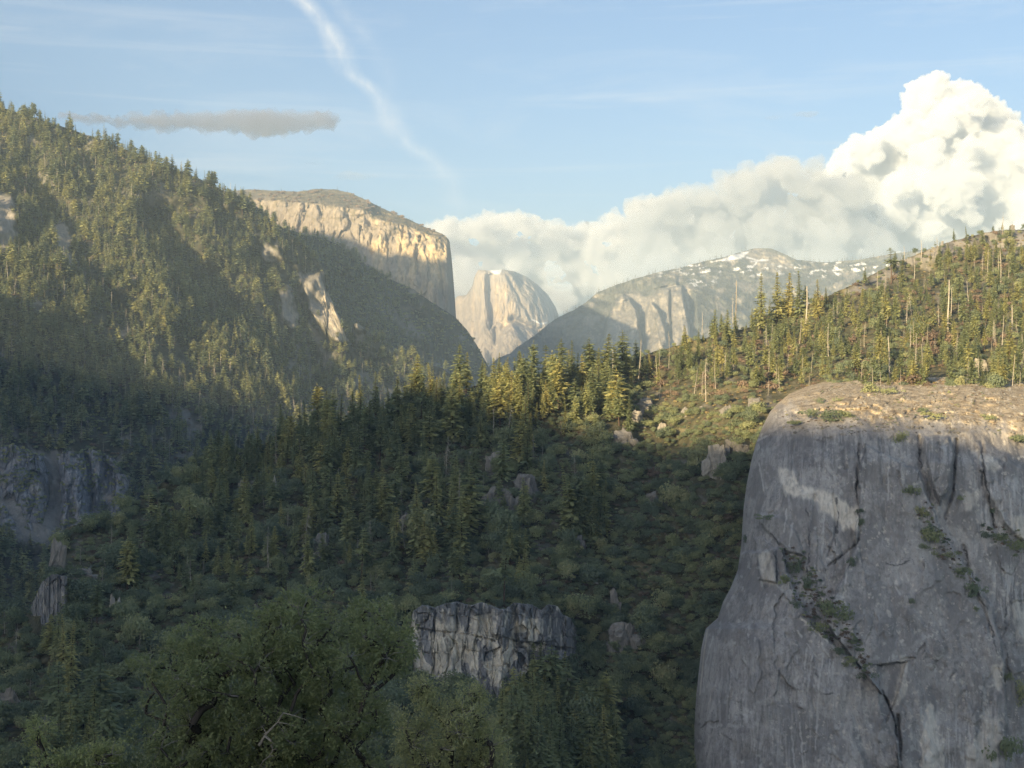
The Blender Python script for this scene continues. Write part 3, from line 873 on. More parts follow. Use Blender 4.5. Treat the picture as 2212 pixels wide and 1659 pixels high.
def g_dark(px, py, Y):
    z = .22 + .75 * sstep(-20, 30, poly_sd(px, py, [(1650, 920), (1960, 930), (1960, 1030), (1650, 1010)])) + .7 * sstep(-20, 20, poly_sd(px, py, [(1985, 940), (2110, 940), (2110, 1110), (1990, 1100)])) + .8 * sstep(-15, 20, poly_sd(px, py, [(2130, 1200), (2400, 1180), (2400, 1350), (2160, 1340)])) + .6 * sstep(-15, 20, poly_sd(px, py, [(2090, 1480), (2180, 1480), (2180, 1760), (2080, 1760)])) + .35 * sstep(-15, 20, poly_sd(px, py, [(1840, 960), (1990, 960), (2040, 1180), (1880, 1180)]))
    v = vstreak(px, py, 9, 130, 71, .05, .42) * z
    blob = .75 * sstep(.02, .22, nz2(px, py * .6, 70, 72, 6))
    sp = .8 * sstep(.40, .52, nz2(px, py, 8, 74, 4))
    return np.clip(np.maximum.reduce([v, blob, sp * .8, lines_map(px, py, D_LINES, 3.4, 73)]), 0, 1)


def flakes(H, sx, sy, seed):
    """exfoliation sheets: overlapping curved plates, each edge a crisp little overhang"""
    def m(px, py, Y):
        wx = px + 14 * nz2(px, py, 60, seed)
        wy = py + 22 * nz2(px, py, 70, seed + 4)
        v, e = worley_id(wx / sx, wy / sy, seed)
        return Y - H * (v - .5) * sstep(-.1, .3, nz2(px, py, 90, seed + 2))
    return m


granite_face = Patch('granite_face', G_left, 2420, 815, 1950, g_depth, 480, 520, smooth=0, mat=M_dome, xpow=1.25,
    mods=[crown_ledges, boss(SLAB, 13, 5, 5), boss(MIDS, 10, 4, 5, 2), boss([(1996, 945), (2050, 945), (2062, 980), (2050, 1050), (2030, 1090), (2012, 1040), (2000, 980)], 9, 7, 2),
          boss([(1640, 1110), (1690, 1118), (1720, 1150), (1735, 1200), (1700, 1190), (1670, 1160), (1640, 1130)], 4, 7, 2), boss([(1630, 1165), (1650, 1160), (1675, 1190), (1678, 1260), (1640, 1250)], 5, 6, 2),
          groove([(1856, 960), (1850, 1060), (1858, 1150), (1850, 1175), (1820, 1200), (1790, 1222)], 2.8, 2.2, 3), groove([(1800, 1068), (1806, 1150), (1790, 1200)], 2, 2, 2), groove([(1985, 945), (1990, 1010), (2010, 1080)], 4, 4, 3),
          groove([(1760, 1070), (1752, 1180), (1745, 1260)], 1.5, 3, 3), groove([(2066, 950), (2060, 1060), (2040, 1120)], 4.5, 3, 3), groove([(2120, 960), (2130, 1060), (2150, 1140)], 4, 4, 4),
          boss([(1895, 1436), (1960, 1430), (1955, 1436), (1940, 1500), (1915, 1560), (1900, 1520)], -4, 4, 1), groove([(2080, 1180), (2095, 1250), (2125, 1320), (2140, 1370)], 2.5, 4, 3),
          boss([(2110, 960), (2180, 985), (2212, 1010), (2400, 1040), (2400, 1180), (2212, 1180), (2170, 1130), (2130, 1060)], 6, 12, 5), groove([(1940, 1545), (1944, 1600), (1942, 1700)], 5, 3, 2), flakes(3.2, 46, 120, 15), flakes(1.6, 20, 46, 27), groove([(1905, 950), (1915, 1120)], 1.6, 5, 5), groove([(1815, 940), (1830, 1010)], 1.6, 4, 4)],
    relief=[(7, 70, 4, 0, 0.4), (1.0, 11, 3, 2, 0.2), (0.45, 3.5, 3, 0, 0.6)], back=((60, 12), (260, 60), (500, 200)),
    attrs={'cream': g_cream, 'top': g_top, 'crack': g_crack, 'white': g_white, 'dark': g_dark})
granite_face.ob['kind'] = 'structure'
for p_ in (mountain, back_ridge, granite_wall, half_dome, far_range, hillside):
    p_.ob['kind'] = 'structure'

# canyon floor: one sheet below everything
gx = np.linspace(-9000, 9000, 61)
gy = np.linspace(-4000, 17500, 81)
GX, GY = np.meshgrid(gx, gy, indexing='ij')
GZ = -560 + 60 * perlin(np.stack([GX.ravel() / 1400, GY.ravel() / 1400, GX.ravel() * 0], -1)).reshape(GX.shape)
gi = np.arange(GX.size).reshape(GX.shape)
me = new_mesh('ground', np.stack([GX, GY, GZ], -1).reshape(-1, 3), np.stack([gi[:-1, :-1], gi[1:, :-1], gi[1:, 1:], gi[:-1, 1:]], -1).reshape(-1, 4), [M_mtn], True)
me.attributes.new('veg', 'FLOAT', 'POINT').data.foreach_set('value', np.ones(GX.size, np.float32))
link('ground', me)['kind'] = 'structure'

# the slope the viewer stands on, falling away into the canyon
sx = np.linspace(-400, 400, 81)
sy = np.concatenate([np.linspace(-300, 0, 20), np.linspace(4, 120, 30), np.linspace(135, 620, 25)])
SX, SY = np.meshgrid(sx, sy, indexing='ij')
SZ = np.interp(SY, [-300, -4, 4, 30, 60, 160, 400, 620], [60, -1.7, -1.9, -15, -34, -105, -330, -600])
SZ = SZ + 0.9 * fbm(np.stack([SX.ravel() / 9, SY.ravel() / 9, SX.ravel() * 0 + .4], -1), 4).reshape(SX.shape) * np.clip(np.abs(SY) / 20, 0, 1)
gi = np.arange(SX.size).reshape(SX.shape)
me = new_mesh('slope', np.stack([SX, SY, SZ], -1).reshape(-1, 3), np.stack([gi[:-1, :-1], gi[1:, :-1], gi[1:, 1:], gi[:-1, 1:]], -1).reshape(-1, 4), [M_hill], True)
me.attributes.new('veg', 'FLOAT', 'POINT').data.foreach_set('value', np.ones(SX.size, np.float32))
link('slope', me)['kind'] = 'structure'


def slope_z(x, y):
    return float(np.interp(y, [-300, -4, 4, 30, 60, 160, 400, 620], [60, -1.7, -1.9, -15, -34, -105, -330, -600]))


# unseen ridge to the west, crest shaped so its evening shadow covers the canyon
ca, sa, te = math.cos(SUN_AZ), math.sin(SUN_AZ), math.tan(SUN_EL)
W_OF_U = lambda u: np.interp(u, [-6800, -4700, -2600, -1900, -900, 700], [-2000, -1300, -600, -250, 1900, 2200])
pts = []
for patch, lst in ((hillside, [(930, 835), (1000, 850), (1060, 868), (1200, 915), (1330, 950), (1450, 955), (1560, 955)]),
                   (granite_face, [(1700, 915), (1800, 918), (1900, 922), (2000, 925), (2100, 935), (2200, 955)]),
                   (mountain, [(0, 640), (150, 672), (280, 735), (380, 810), (480, 840), (560, 880), (650, 915), (740, 935)]),
                   (granite_wall, [(760, 515), (820, 545), (870, 560), (920, 580), (968, 608)]),
                   (far_range, [(1130, 742), (1200, 738), (1280, 745), (1350, 742), (1420, 735), (1480, 735)])):
    a = np.array(lst, float)
    q = patch.at(a[:, 0], a[:, 1])
    for x, y, z in q:
        u = x * ca - y * sa
        w = -(x * sa + y * ca)
        pts.append((u, z + (W_OF_U(u) - w) * te))
pts.sort()
PU = np.array([p[0] for p in pts])
PZ = np.array([p[1] for p in pts])
ru = np.linspace(-7200, 1500, 700)
rz = np.interp(ru, PU, PZ)
kk = np.ones(9) / 9
rz = np.convolve(np.pad(rz, 4, mode='edge'), kk, 'valid')
rz = rz + 7 * fbm(np.stack([ru / 60, ru * 0 + .2, ru * 0], -1), 3)
prof = [(900, -1.0), (620, -0.62), (330, -0.3), (120, -0.1), (0, 0.0), (-120, -0.12), (-300, -0.34), (-520, -0.66), (-760, -1.0)]
RV = []
for dw, k in prof:
    w = W_OF_U(ru) + dw * (0.55 + 0.45 * np.clip(rz / 700, 0, 1.4))
    z = rz + k * (rz + 420) + (12 * fbm(np.stack([ru / 90, w / 90, ru * 0 + dw], -1), 3) if dw else 0)
    RV.append(np.stack([ru * ca - w * sa, -ru * sa - w * ca, z], -1))
RV = np.stack(RV, 1)
gi = np.arange(RV.shape[0] * RV.shape[1]).reshape(RV.shape[:2])
me = new_mesh('shadow_ridge', RV.reshape(-1, 3), np.stack([gi[:-1, :-1], gi[1:, :-1], gi[1:, 1:], gi[:-1, 1:]], -1).reshape(-1, 4), [M_mtn], True)
me.attributes.new('veg', 'FLOAT', 'POINT').data.foreach_set('value', np.ones(gi.size, np.float32))
link('shadow_ridge', me)['kind'] = 'structure'

# ------------------------------------------------------------------ plants: the kinds
def quads_from(c, a, b, shape=0):
    """diamonds with centre c, half axes a (length) and b (width)"""
    V = np.stack([c - a, c + b * 0.9 - a * 0.1, c + a, c - b * 0.9 - a * 0.1], 1).reshape(-1, 3)
    return V, np.arange(len(V)).reshape(-1, 4)


def tube_arr(pts, rad, n=6):
    pts = np.asarray(pts, float)
    V, Fc = [], []
    for i, p in enumerate(pts):
        d = pts[min(i + 1, len(pts) - 1)] - pts[max(i - 1, 0)]
        d = d / (np.linalg.norm(d) + 1e-9)
        u = np.cross(d, (1, 0, 0) if abs(d[0]) < 0.8 else (0, 1, 0))
        u /= np.linalg.norm(u)
        v = np.cross(d, u)
        for k in range(n):
            t = 2 * math.pi * k / n
            V.append(p + rad[i] * (math.cos(t) * u + math.sin(t) * v))
    for i in range(len(pts) - 1):
        for k in range(n):
            a, b = i * n + k, i * n + (k + 1) % n
            Fc.append((a, b, b + n, a + n))
    return np.array(V), np.array(Fc)


def cat_parts(parts):
    V, Fc, n = [], [], 0
    for v, f in parts:
        V.append(v)
        Fc.append(f + n)
        n += len(v)
    return np.concatenate(V), np.concatenate(Fc)


def conifer_arrays(seed, levels, nb, nq, R=0.125, base=0.12, sparse=0.12, top=0.985, flat=False, power=0.8):
    r = np.random.default_rng(seed)
    lean = r.normal(0, 0.012, 2)
    bend = r.normal(0, 0.008, 2)
    zt = np.linspace(0, 1, 8)
    cx = lambda z: np.stack([lean[0] * z + bend[0] * np.sin(z * 4), lean[1] * z + bend[1] * np.sin(z * 3.3), z], -1)
    tv, tf = tube_arr(cx(zt), np.interp(zt, [0, .06, 1], [0.0165, 0.0125, 0.0012]), 6)
    C, A, B = [], [], []
    for li in range(levels):
        t = (li + r.uniform(-.3, .3)) / (levels - 1)
        z0 = base + (top - base) * np.clip(t, 0, 1) ** 0.92
        q = (z0 - base) / (1 - base)
        prof = (1 - q) ** power * (0.55 + 0.45 * min(1, q * 6 + .25)) + 0.05
        if flat:
            prof = (0.75 + 0.35 * math.sin(q * 9 + seed)) * (1 - q ** 4) * min(1, q * 3 + 0.3) + .06
        a0 = r.uniform(0, 6.28)
        for b in range(nb):
            if r.random() < sparse:
                continue
            az = a0 + 6.283 * b / nb + r.normal(0, .25)
            L = R * prof * r.uniform(0.62, 1.18)
            droop = r.uniform(0.15, 0.5) * (1.1 - 0.9 * q)
            rad = np.array([math.cos(az), math.sin(az), 0])
            tan = np.array([-rad[1], rad[0], 0])
            for k in range(nq):
                f = (k + r.uniform(.25, .95)) / nq
                rr = L * f
                c = cx(np.array(z0)) + rad * rr + tan * r.normal(0, .12) * L * .6
                c[2] += 0.10 * L * f - droop * L * f * f + r.normal(0, .004)
                ln = max(0.013, L * (0.75 / nq + 0.13)) * r.uniform(.8, 1.3)
                wd = max(0.009, L * (0.24 if nq > 2 else 0.36) * (1.15 - .5 * f)) * r.uniform(.7, 1.3)
                ax = rad + tan * r.normal(0, .35)
                ax[2] = -droop * f * 1.2 + r.normal(0, .28)
                ax /= np.linalg.norm(ax)
                sd = tan + rad * r.normal(0, .25)
                sd[2] = r.normal(0, .55)
                sd -= ax * sd.dot(ax)
                sd /= np.linalg.norm(sd)
                C.append(c)
                A.append(ax * ln)
                B.append(sd * wd)
    for k in range(5):
        C.append(cx(np.array(0.965 + .006 * k)))
        A.append(np.array([r.normal(0, .003), r.normal(0, .003), 0.024]))
        t = r.uniform(0, 6.28)
        B.append(np.array([math.cos(t), math.sin(t), 0]) * 0.007)
    cv, cf = quads_from(np.array(C), np.array(A), np.array(B))
    return (tv, tf), (cv, cf)


def snag_arrays(seed, nbr=34, broken=False, thick=1.0, twig=1.0):
    r = np.random.default_rng(seed)
    zt = np.linspace(0, 1, 11)
    ph = r.uniform(0, 6)
    cx = lambda z: np.stack([0.008 * np.sin(z * 5 + ph), 0.008 * np.cos(z * 4 + ph), z], -1)
    rad = np.interp(zt, [0, .05, .6, 1], [0.016, 0.0115, 0.0075, 0.0055 if broken else 0.0016]) * thick
    tv, tf = tube_arr(cx(zt), rad, 7)
    br = []
    for k in range(nbr):
        z0 = r.uniform(0.16, 0.99)
        q = (z0 - .16) / .84
        L = (0.115 * (1 - q) ** 0.7 + 0.014) * r.uniform(.35, 1.15) * twig
        az = r.uniform(0, 6.283)
        d = np.array([math.cos(az), math.sin(az), 0])
        up = r.uniform(-.35, .15)
        s = np.linspace(0, 1, 4)
        pts = cx(np.array(z0))[None] + d[None] * (L * s)[:, None]
        pts[:, 2] += L * (up * s - 0.55 * s ** 2)
        pts[1:] += r.normal(0, .004, (3, 3))
        br.append(tube_arr(pts, np.array([.0042, .0032, .0024, .0010]) * (0.6 + 0.6 * thick) * 0.9, 3))
        if r.random() < .5:
            i = 2
            e = pts[i] + (d + r.normal(0, .7, 3)) * L * .35
            br.append(tube_arr([pts[i], e], [.0024, .0009], 3))
    return (tv, tf), cat_parts(br)


def bush_arrays(seed, n=420, lobes=7, tall=0.62, leaf=0.05, wide=.17):
    r = np.random.default_rng(seed)
    C, A, B = [], [], []
    cs = [(r.normal(0, wide), r.normal(0, .17), tall * r.uniform(.2 if wide > .2 else .35, .72), r.uniform(.1 if wide > .2 else .2, .33)) for _ in range(lobes)] + [(0, 0, tall * .5, .36 if wide < .2 else .25)]
    w = np.array([c[3] ** 2 for c in cs])
    w /= w.sum()
    for k in range(n):
        x, y, z, R = cs[r.choice(len(cs), p=w)]
        d = r.normal(size=3)
        d[2] = abs(d[2]) * 0.9 - .25
        d /= np.linalg.norm(d)
        c = np.array([x, y, z]) + d * R * r.uniform(.72, 1.08) * np.array([1, 1, .85])
        if c[2] < 0.02:
            c[2] = r.uniform(.02, .2)
        nrm = d + r.normal(0, .45, 3)
        nrm /= np.linalg.norm(nrm)
        u = np.cross(nrm, r.normal(size=3))
        u /= np.linalg.norm(u)
        v = np.cross(nrm, u)
        C.append(c)
        A.append(u * leaf * r.uniform(.7, 1.5))
        B.append(v * leaf * r.uniform(.6, 1.2))
    return quads_from(np.array(C), np.array(A), np.array(B))


def joined(name, parts, mats):
    V, Fc = cat_parts(parts)
    mi = np.concatenate([np.full(len(f), k) for k, (v, f) in enumerate(parts)])
    return new_mesh(name, V, Fc, mats, False, mi)


def joined_tris(name, parts, mats):
    return joined(name, parts, mats)


CON, CONF, SNAG, BUSH = [], [], [], []
for k in range(5):
    a = conifer_arrays(100 + k, 30, 7, 4, R=[.155, .17, .135, .16, .15][k], base=[.1, .16, .08, .22, .14][k], sparse=[.1, .16, .12, .2, .14][k], power=[.8, .7, .95, .75, .85][k])
    CON.append((new_mesh('trunk', *a[0], [M_bark], True), new_mesh('crown', *a[1], [M_con]), joined('conifer', a, [M_bark, M_con])))
for k in range(2):
    a = conifer_arrays(111 + k, 24, 7, 4, R=[.20, .17][k], base=[.08, .2][k], sparse=[.3, .22][k], power=[.55, .45][k], top=[.95, .9][k])
    CON.append((new_mesh('trunk', *a[0], [M_bark], True), new_mesh('crown', *a[1], [M_con]), joined('conifer', a, [M_bark, M_con])))
a = conifer_arrays(131, 14, 6, 4, R=.15, base=.42, sparse=.2, flat=True)
CON.append((new_mesh('trunk', *a[0], [M_bark], True), new_mesh('crown', *a[1], [M_con]), joined('pine', a, [M_bark, M_con])))
a = conifer_arrays(133, 24, 6, 3, R=.12, base=.12, sparse=.3)
DEADCON = (new_mesh('trunk', *a[0], [M_bark], True), new_mesh('crown', *a[1], [M_dead]), joined('dead_conifer', a, [M_bark, M_dead]))
for k in range(7):
    a = conifer_arrays(200 + k, 17, 6, 2, R=[.13, .15, .12, .145, .17, .2, .18][k], base=[.06, .12, .05, .16, .28, .1, .3][k], sparse=.14, power=[.8, .7, .9, .75, .5, .5, .4][k], top=[.985, .985, .985, .985, .95, .92, .9][k])
    CONF.append(joined('far_conifer', a, [M_bark, M_conf]))
FARTINY = []
for k in range(3):
    a = conifer_arrays(230 + k, 8, 5, 1, R=.15, base=.06, sparse=.05)
    FARTINY.append(joined('tiny_conifer', a, [M_bark, M_tiny]))
for k in range(6):
    a = snag_arrays(300 + k, [40, 30, 22, 44, 12, 8][k], broken=k in (2, 4, 5), thick=[1, .9, 1.1, .85, 1.2, 1.0][k], twig=[1.1, .8, .6, 1.25, .5, .4][k])
    SNAG.append((new_mesh('trunk', *a[0], [M_snag], True), new_mesh('branches', *a[1], [M_snag]), joined('snag', a, [M_snag, M_snag])))
for k in range(5):
    BUSH.append(new_mesh('oak_bush', *bush_arrays(400 + k, 760, 9, [.75, .9, .65, 1.05, .8][k], .037), [M_oak]))
BRUSH = [new_mesh('bare_brush', *bush_arrays(420 + k, 300, 6, .6, .04), [M_brush]) for k in range(2)]
YEL = [new_mesh('yellow_bush', *bush_arrays(430, 420, 6, .75, .045), [M_yel])]
LOW = [new_mesh('shrub', *bush_arrays(440 + k, 150, 5, .5, .075), [M_oak]) for k in range(3)]
LOWF = [new_mesh('far_shrub', *bush_arrays(450 + k, 90, 5, .55, .10), [M_conf]) for k in range(3)]
LOWD = [new_mesh('sun_tinted_dry_tuft', *bush_arrays(490 + k, 90, 6, .4, .08), [M_dry_sun]) for k in range(2)]
LOWB = [new_mesh('dry_shrub', *bush_arrays(460 + k, 110, 5, .45, .08), [M_brush]) for k in range(2)]


def scatter_group():
    ng = bpy.data.node_groups.new('plant_scatter', 'GeometryNodeTree')
    ng.interface.new_socket('Geometry', in_out='INPUT', socket_type='NodeSocketGeometry')
    ng.interface.new_socket('Kinds', in_out='INPUT', socket_type='NodeSocketCollection')
    ng.interface.new_socket('Geometry', in_out='OUTPUT', socket_type='NodeSocketGeometry')
    gi_, go = ng.nodes.new('NodeGroupInput'), ng.nodes.new('NodeGroupOutput')
    ci = ng.nodes.new('GeometryNodeCollectionInfo')
    ci.inputs['Separate Children'].default_value = True
    ci.inputs['Reset Children'].default_value = True
    ng.links.new(gi_.outputs[1], ci.inputs[0])
    ip = ng.nodes.new('GeometryNodeInstanceOnPoints')
    ip.inputs['Pick Instance'].default_value = True
    ng.links.new(gi_.outputs[0], ip.inputs['Points'])
    ng.links.new(ci.outputs[0], ip.inputs['Instance'])
    for nm, ty, sock in (('idx', 'INT', 'Instance Index'), ('rot', 'FLOAT_VECTOR', 'Rotation'), ('scl', 'FLOAT_VECTOR', 'Scale')):
        na = ng.nodes.new('GeometryNodeInputNamedAttribute')
        na.data_type = ty
        na.inputs[0].default_value = nm
        ng.links.new(na.outputs[0], ip.inputs[sock])
    ng.links.new(ip.outputs[0], go.inputs[0])
    return ng, ng.interface.items_tree


SCAT, _ = scatter_group()


def stuff_plants(name, meshes, loc, scl, label, cat, seed=0, lean=0.04, idx=None):
    """a wood too numerous to single out: one object that spreads real plants over the slope"""
    r = np.random.default_rng(seed)
    n = len(loc)
    c = bpy.data.collections.new(name + '_kinds')
    for k, m in enumerate(meshes):
        c.objects.link(bpy.data.objects.new('%s_kind_%02d' % (name, k), m))
    me = bpy.data.meshes.new(name)
    me.vertices.add(n)
    me.vertices.foreach_set('co', np.asarray(loc, np.float32).ravel())
    rot = np.stack([r.normal(0, lean, n), r.normal(0, lean, n), r.uniform(0, 6.283, n)], -1).astype(np.float32)
    scl = np.asarray(scl, np.float32)
    if scl.ndim == 1:
        scl = np.repeat(scl[:, None], 3, 1)
    if idx is None:
        idx = r.integers(0, len(meshes), n)
    me.attributes.new('idx', 'INT', 'POINT').data.foreach_set('value', np.asarray(idx, np.int32))
    me.attributes.new('rot', 'FLOAT_VECTOR', 'POINT').data.foreach_set('vector', rot.ravel())
    me.attributes.new('scl', 'FLOAT_VECTOR', 'POINT').data.foreach_set('vector', scl.ravel())
    o = link(name, me)
    md = o.modifiers.new('scatter', 'NODES')
    md.node_group = SCAT
    ident = [i.identifier for i in SCAT.interface.items_tree if i.name == 'Kinds'][0]
    md[ident] = c
    tag(o, label, cat, kind='stuff')
    return o


def spread(patch, n, box, dens, seed, mind=0.0):
    """random points on a slope, uniform as seen, thinned by a density; mind keeps them apart (grid pixels)"""
    r = np.random.default_rng(seed)
    x0, x1, y0, y1 = box
    px, py = r.uniform(x0, x1, n), r.uniform(y0, y1, n)
    yt = patch.yt if patch.mode == 'col' else None
    keep = r.uniform(0, 1, n) < dens(px, py)
    if yt is not None:
        l, rr = patch.args
        top = np.interp(px, l + (rr - l) * patch.s, yt)
        keep &= py > top + 0.5
    px, py = px[keep], py[keep]
    if mind > 0:
        cell, out = {}, []
        for i in range(len(px)):
            gx_, gy_ = int(px[i] // mind), int(py[i] // mind)
            ok = True
            for a in (-1, 0, 1):
                for b in (-1, 0, 1):
                    for jx in cell.get((gx_ + a, gy_ + b), ()):
                        if (px[jx] - px[i]) ** 2 + (py[jx] - py[i]) ** 2 < mind * mind:
                            ok = False
                            break
            if ok:
                cell.setdefault((gx_, gy_), []).append(i)
                out.append(i)
        px, py = px[out], py[out]
    return px, py, patch.at(px, py)


inpoly = lambda px, py, poly: poly_sd(np.asarray(px, float), np.asarray(py, float), poly)

# ------------------------------------------------------------------ far woods, past counting
rg = np.random.default_rng(77)


def wood(name, patch, n, box, dens, seed, meshes, hgt, label, mind=0, wide=(1.0, 1.2), cat='forest', lean=.02, sink=0.02):
    px, py, q = spread(patch, n, box, dens, seed, mind)
    h = hgt(px, py) * rg.uniform(.6, 1.25, len(px))
    w = h * rg.uniform(*wide, len(px))
    q[:, 2] -= h * sink
    return stuff_plants(name, meshes, q, np.stack([w, w, h], -1), label, cat, seed, lean)


def a_open(px, py):
    d = np.ones(len(px))
    for p_ in A_ROCKS:
        d *= sstep(6, -4, inpoly(px, py, p_))
    return d


def a_con(px, py):
    n = nz2(px, py, 70, 51, 3)
    d = 0.62 + 0.5 * n
    d = d * (1 - 0.72 * sstep(880, 960, py + .1 * px)) * (1 - .55 * sstep(-20, 20, inpoly(px, py, [(600, 560), (700, 560), (760, 740), (850, 760), (840, 800), (640, 790), (560, 680)])))
    d = d * (1 - .75 * sstep(-25, 20, inpoly(px, py, [(190, 690), (300, 690), (440, 790), (420, 850), (260, 770)])))
    return d * a_open(px, py)


wood('mountain_forest', mountain, 26000, (-60, 1090, 190, 1450), a_con, 1, CONF, lambda px, py: 31 + 12 * nz2(px, py, 50, 52, 2), 'dense conifer forest covering the hazy left mountainside', mind=4.9, wide=(1.1, 1.7))
wood('mountain_shrubs', mountain, 9000, (-60, 1090, 240, 1450), lambda px, py: a_open(px, py) * np.clip(.55 + .5 * sstep(.0, .3, nz2(px, py, 40, 53)) + .4 * sstep(850, 950, py), 0, 1), 2, LOWF + LOWB[:1], lambda px, py: 7 + 0 * px, 'grey green brush between the trees of the left mountain', mind=4, wide=(1.0, 1.5), cat='brush')
px, py, q = spread(mountain, 900, (-30, 1000, 215, 1000), lambda px, py: a_open(px, py) * .6, 3, 14)
h = rg.uniform(22, 40, len(px))
stuff_plants('dead_trees', [s[2] for s in SNAG], q, np.stack([h * .9, h * .9, h], -1), 'pale bare dead trunks scattered through the left mountain forest', 'dead trees', 3, .05)
wood('ridge_forest', back_ridge, 7000, (480, 1085, 415, 960), lambda px, py: np.clip(1.0 - .85 * sstep(870, 1010, px + py * .12) + .25 * nz2(px, py, 30, 5), 0.06, 1), 4, CONF, lambda px, py: 30 - 10 * sstep(800, 1000, px), 'shaded conifer forest on the dark ridge behind the left mountain', mind=3.4, wide=(1.2, 1.6))
wood('ridge_shrubs', back_ridge, 5000, (480, 1085, 415, 960), lambda px, py: px * 0 + .6, 5, LOWF, lambda px, py: 15 + 0 * px, 'dark brush on the steep shaded ridge', mind=3.4, wide=(1.1, 1.8), cat='brush')
wood('wall_top_trees', granite_wall, 2600, (520, 975, 404, 560), lambda px, py: np.clip(.5 * sstep(7, -2, py - RIMF(px) + 6 * nz2(px, py, 12, 6)), 0.012, 1), 6, FARTINY + LOWB, lambda px, py: 22 + 0 * px, 'sparse pines and brush along the rounded top of the great granite wall', mind=3.0, cat='trees')
wood('range_forest', far_range, 15000, (1030, 2200, 532, 860), lambda px, py: np.clip(1.0 - .85 * sstep(.1, .45, nz2(px, py * 1.4, 34, 12)) * sstep(8, 30, py - np.interp(px, *np.array(R_TOP, float).T)) - sstep(-4, 5, inpoly(px, py, [(1300, 790), (1312, 690), (1345, 636), (1400, 640), (1440, 612), (1490, 612), (1510, 790)])) - 1.2 * sstep(-2, 6, inpoly(px, py, [(1545, 566), (1590, 548), (1639, 530), (1700, 550), (1725, 575), (1640, 585)])), 0, 1), 7, FARTINY, lambda px, py: 40 + 0 * px, 'distant conifer forest on the snowy range beyond the valley', mind=2.6, wide=(.9, 1.1))

# ------------------------------------------------------------------ the near hillside: boulders, cliffs
_ico = {}


def ico(n):
    if n not in _ico:
        bm = bmesh.new()
        bmesh.ops.create_icosphere(bm, subdivisions=n, radius=1)
        bm.verts.index_update()
        _ico[n] = (np.array([v.co[:] for v in bm.verts]), np.array([[v.index for v in f.verts] for f in bm.faces]))
        bm.free()
    return _ico[n]


def rock_arrays(seed, w, d, h, n=5):
    """weathered granite: rounded lumps planed off along their joints, piled into one mass"""
    r = np.random.default_rng(seed)
    parts = []
    for k in range(n):
        V, Fc = ico(4 if k == 0 else 3)
        if k == 0:
            c, e = np.array([r.uniform(-.08, .08) * w, 0, 0.42 * h]), np.array([w * .46, d * .45, h * .56])
        else:
            c = np.array([r.uniform(-.42, .42) * w, r.uniform(-.36, .2) * d, r.uniform(.0, .62) * h])
            c[0] *= 1.15 - .6 * max(0, c[2] / h)
            f = r.uniform(.55, 1.2)
            e = np.array([w * .2 * f, d * .24 * f, h * .24 * f * r.uniform(.8, 1.5)])
        V = np.sign(V) * np.abs(V) ** 0.66
        for m in range(15):
            nr = r.normal(size=3) * (1, 1, .6)
            nr /= np.linalg.norm(nr)
            t = r.uniform(.5, .95)
            over = np.clip(V @ nr - t, 0, None)
            V = V - over[:, None] * nr * .96
        q = V * 1.0
        V = V * (1 + .16 * perlin(q * 1.6 + seed)[:, None] + .15 * fbm(q * 4 + seed, 4, .65)[:, None])
        # a vertical joint or two
        for m in range(2):
            a_ = r.uniform(0, 6.28)
            x = q[:, 0] * math.cos(a_) + q[:, 1] * math.sin(a_) + .12 * perlin(q * 3 + 9 + m)
            V = V * (1 - .22 * np.exp(-((x - r.uniform(-.4, .4)) / .055) ** 2))[:, None] ** np.array([1, 1, .3])
        tl = r.normal(0, .12, 2)
        V = V * e
        V[:, 0] += tl[0] * V[:, 2]
        V[:, 1] += tl[1] * V[:, 2]
        parts.append((V + c, Fc))
    return cat_parts(parts)


def attr_fill(me, **kw):
    for k, v in kw.items():
        me.attributes.new(k, 'FLOAT', 'POINT').data.foreach_set('value', np.full(len(me.vertices), v, np.float32))


def outcrop(patch, x, y, wpx, hpx, label, seed, n=5, cream=0.0, mat=None, cat='boulder', name='boulder', deep=0.7, sink=.45, group=None):
    """boulder whose foot stands at grid pixel (x, y); sizes as seen"""
    q = patch.at(x, y)[0]
    w, h = wpx / F * q[1], hpx / F * q[1]
    V, Fc = rock_arrays(seed, w, w * deep, h * (1 + sink), n)
    me = new_mesh(name, V, Fc, [mat or M_bould])
    attr_fill(me, cream=cream)
    o = link(name, me, loc=(q[0], q[1] + w * .1, q[2] - h * sink))
    return tag(o, label, cat, group)


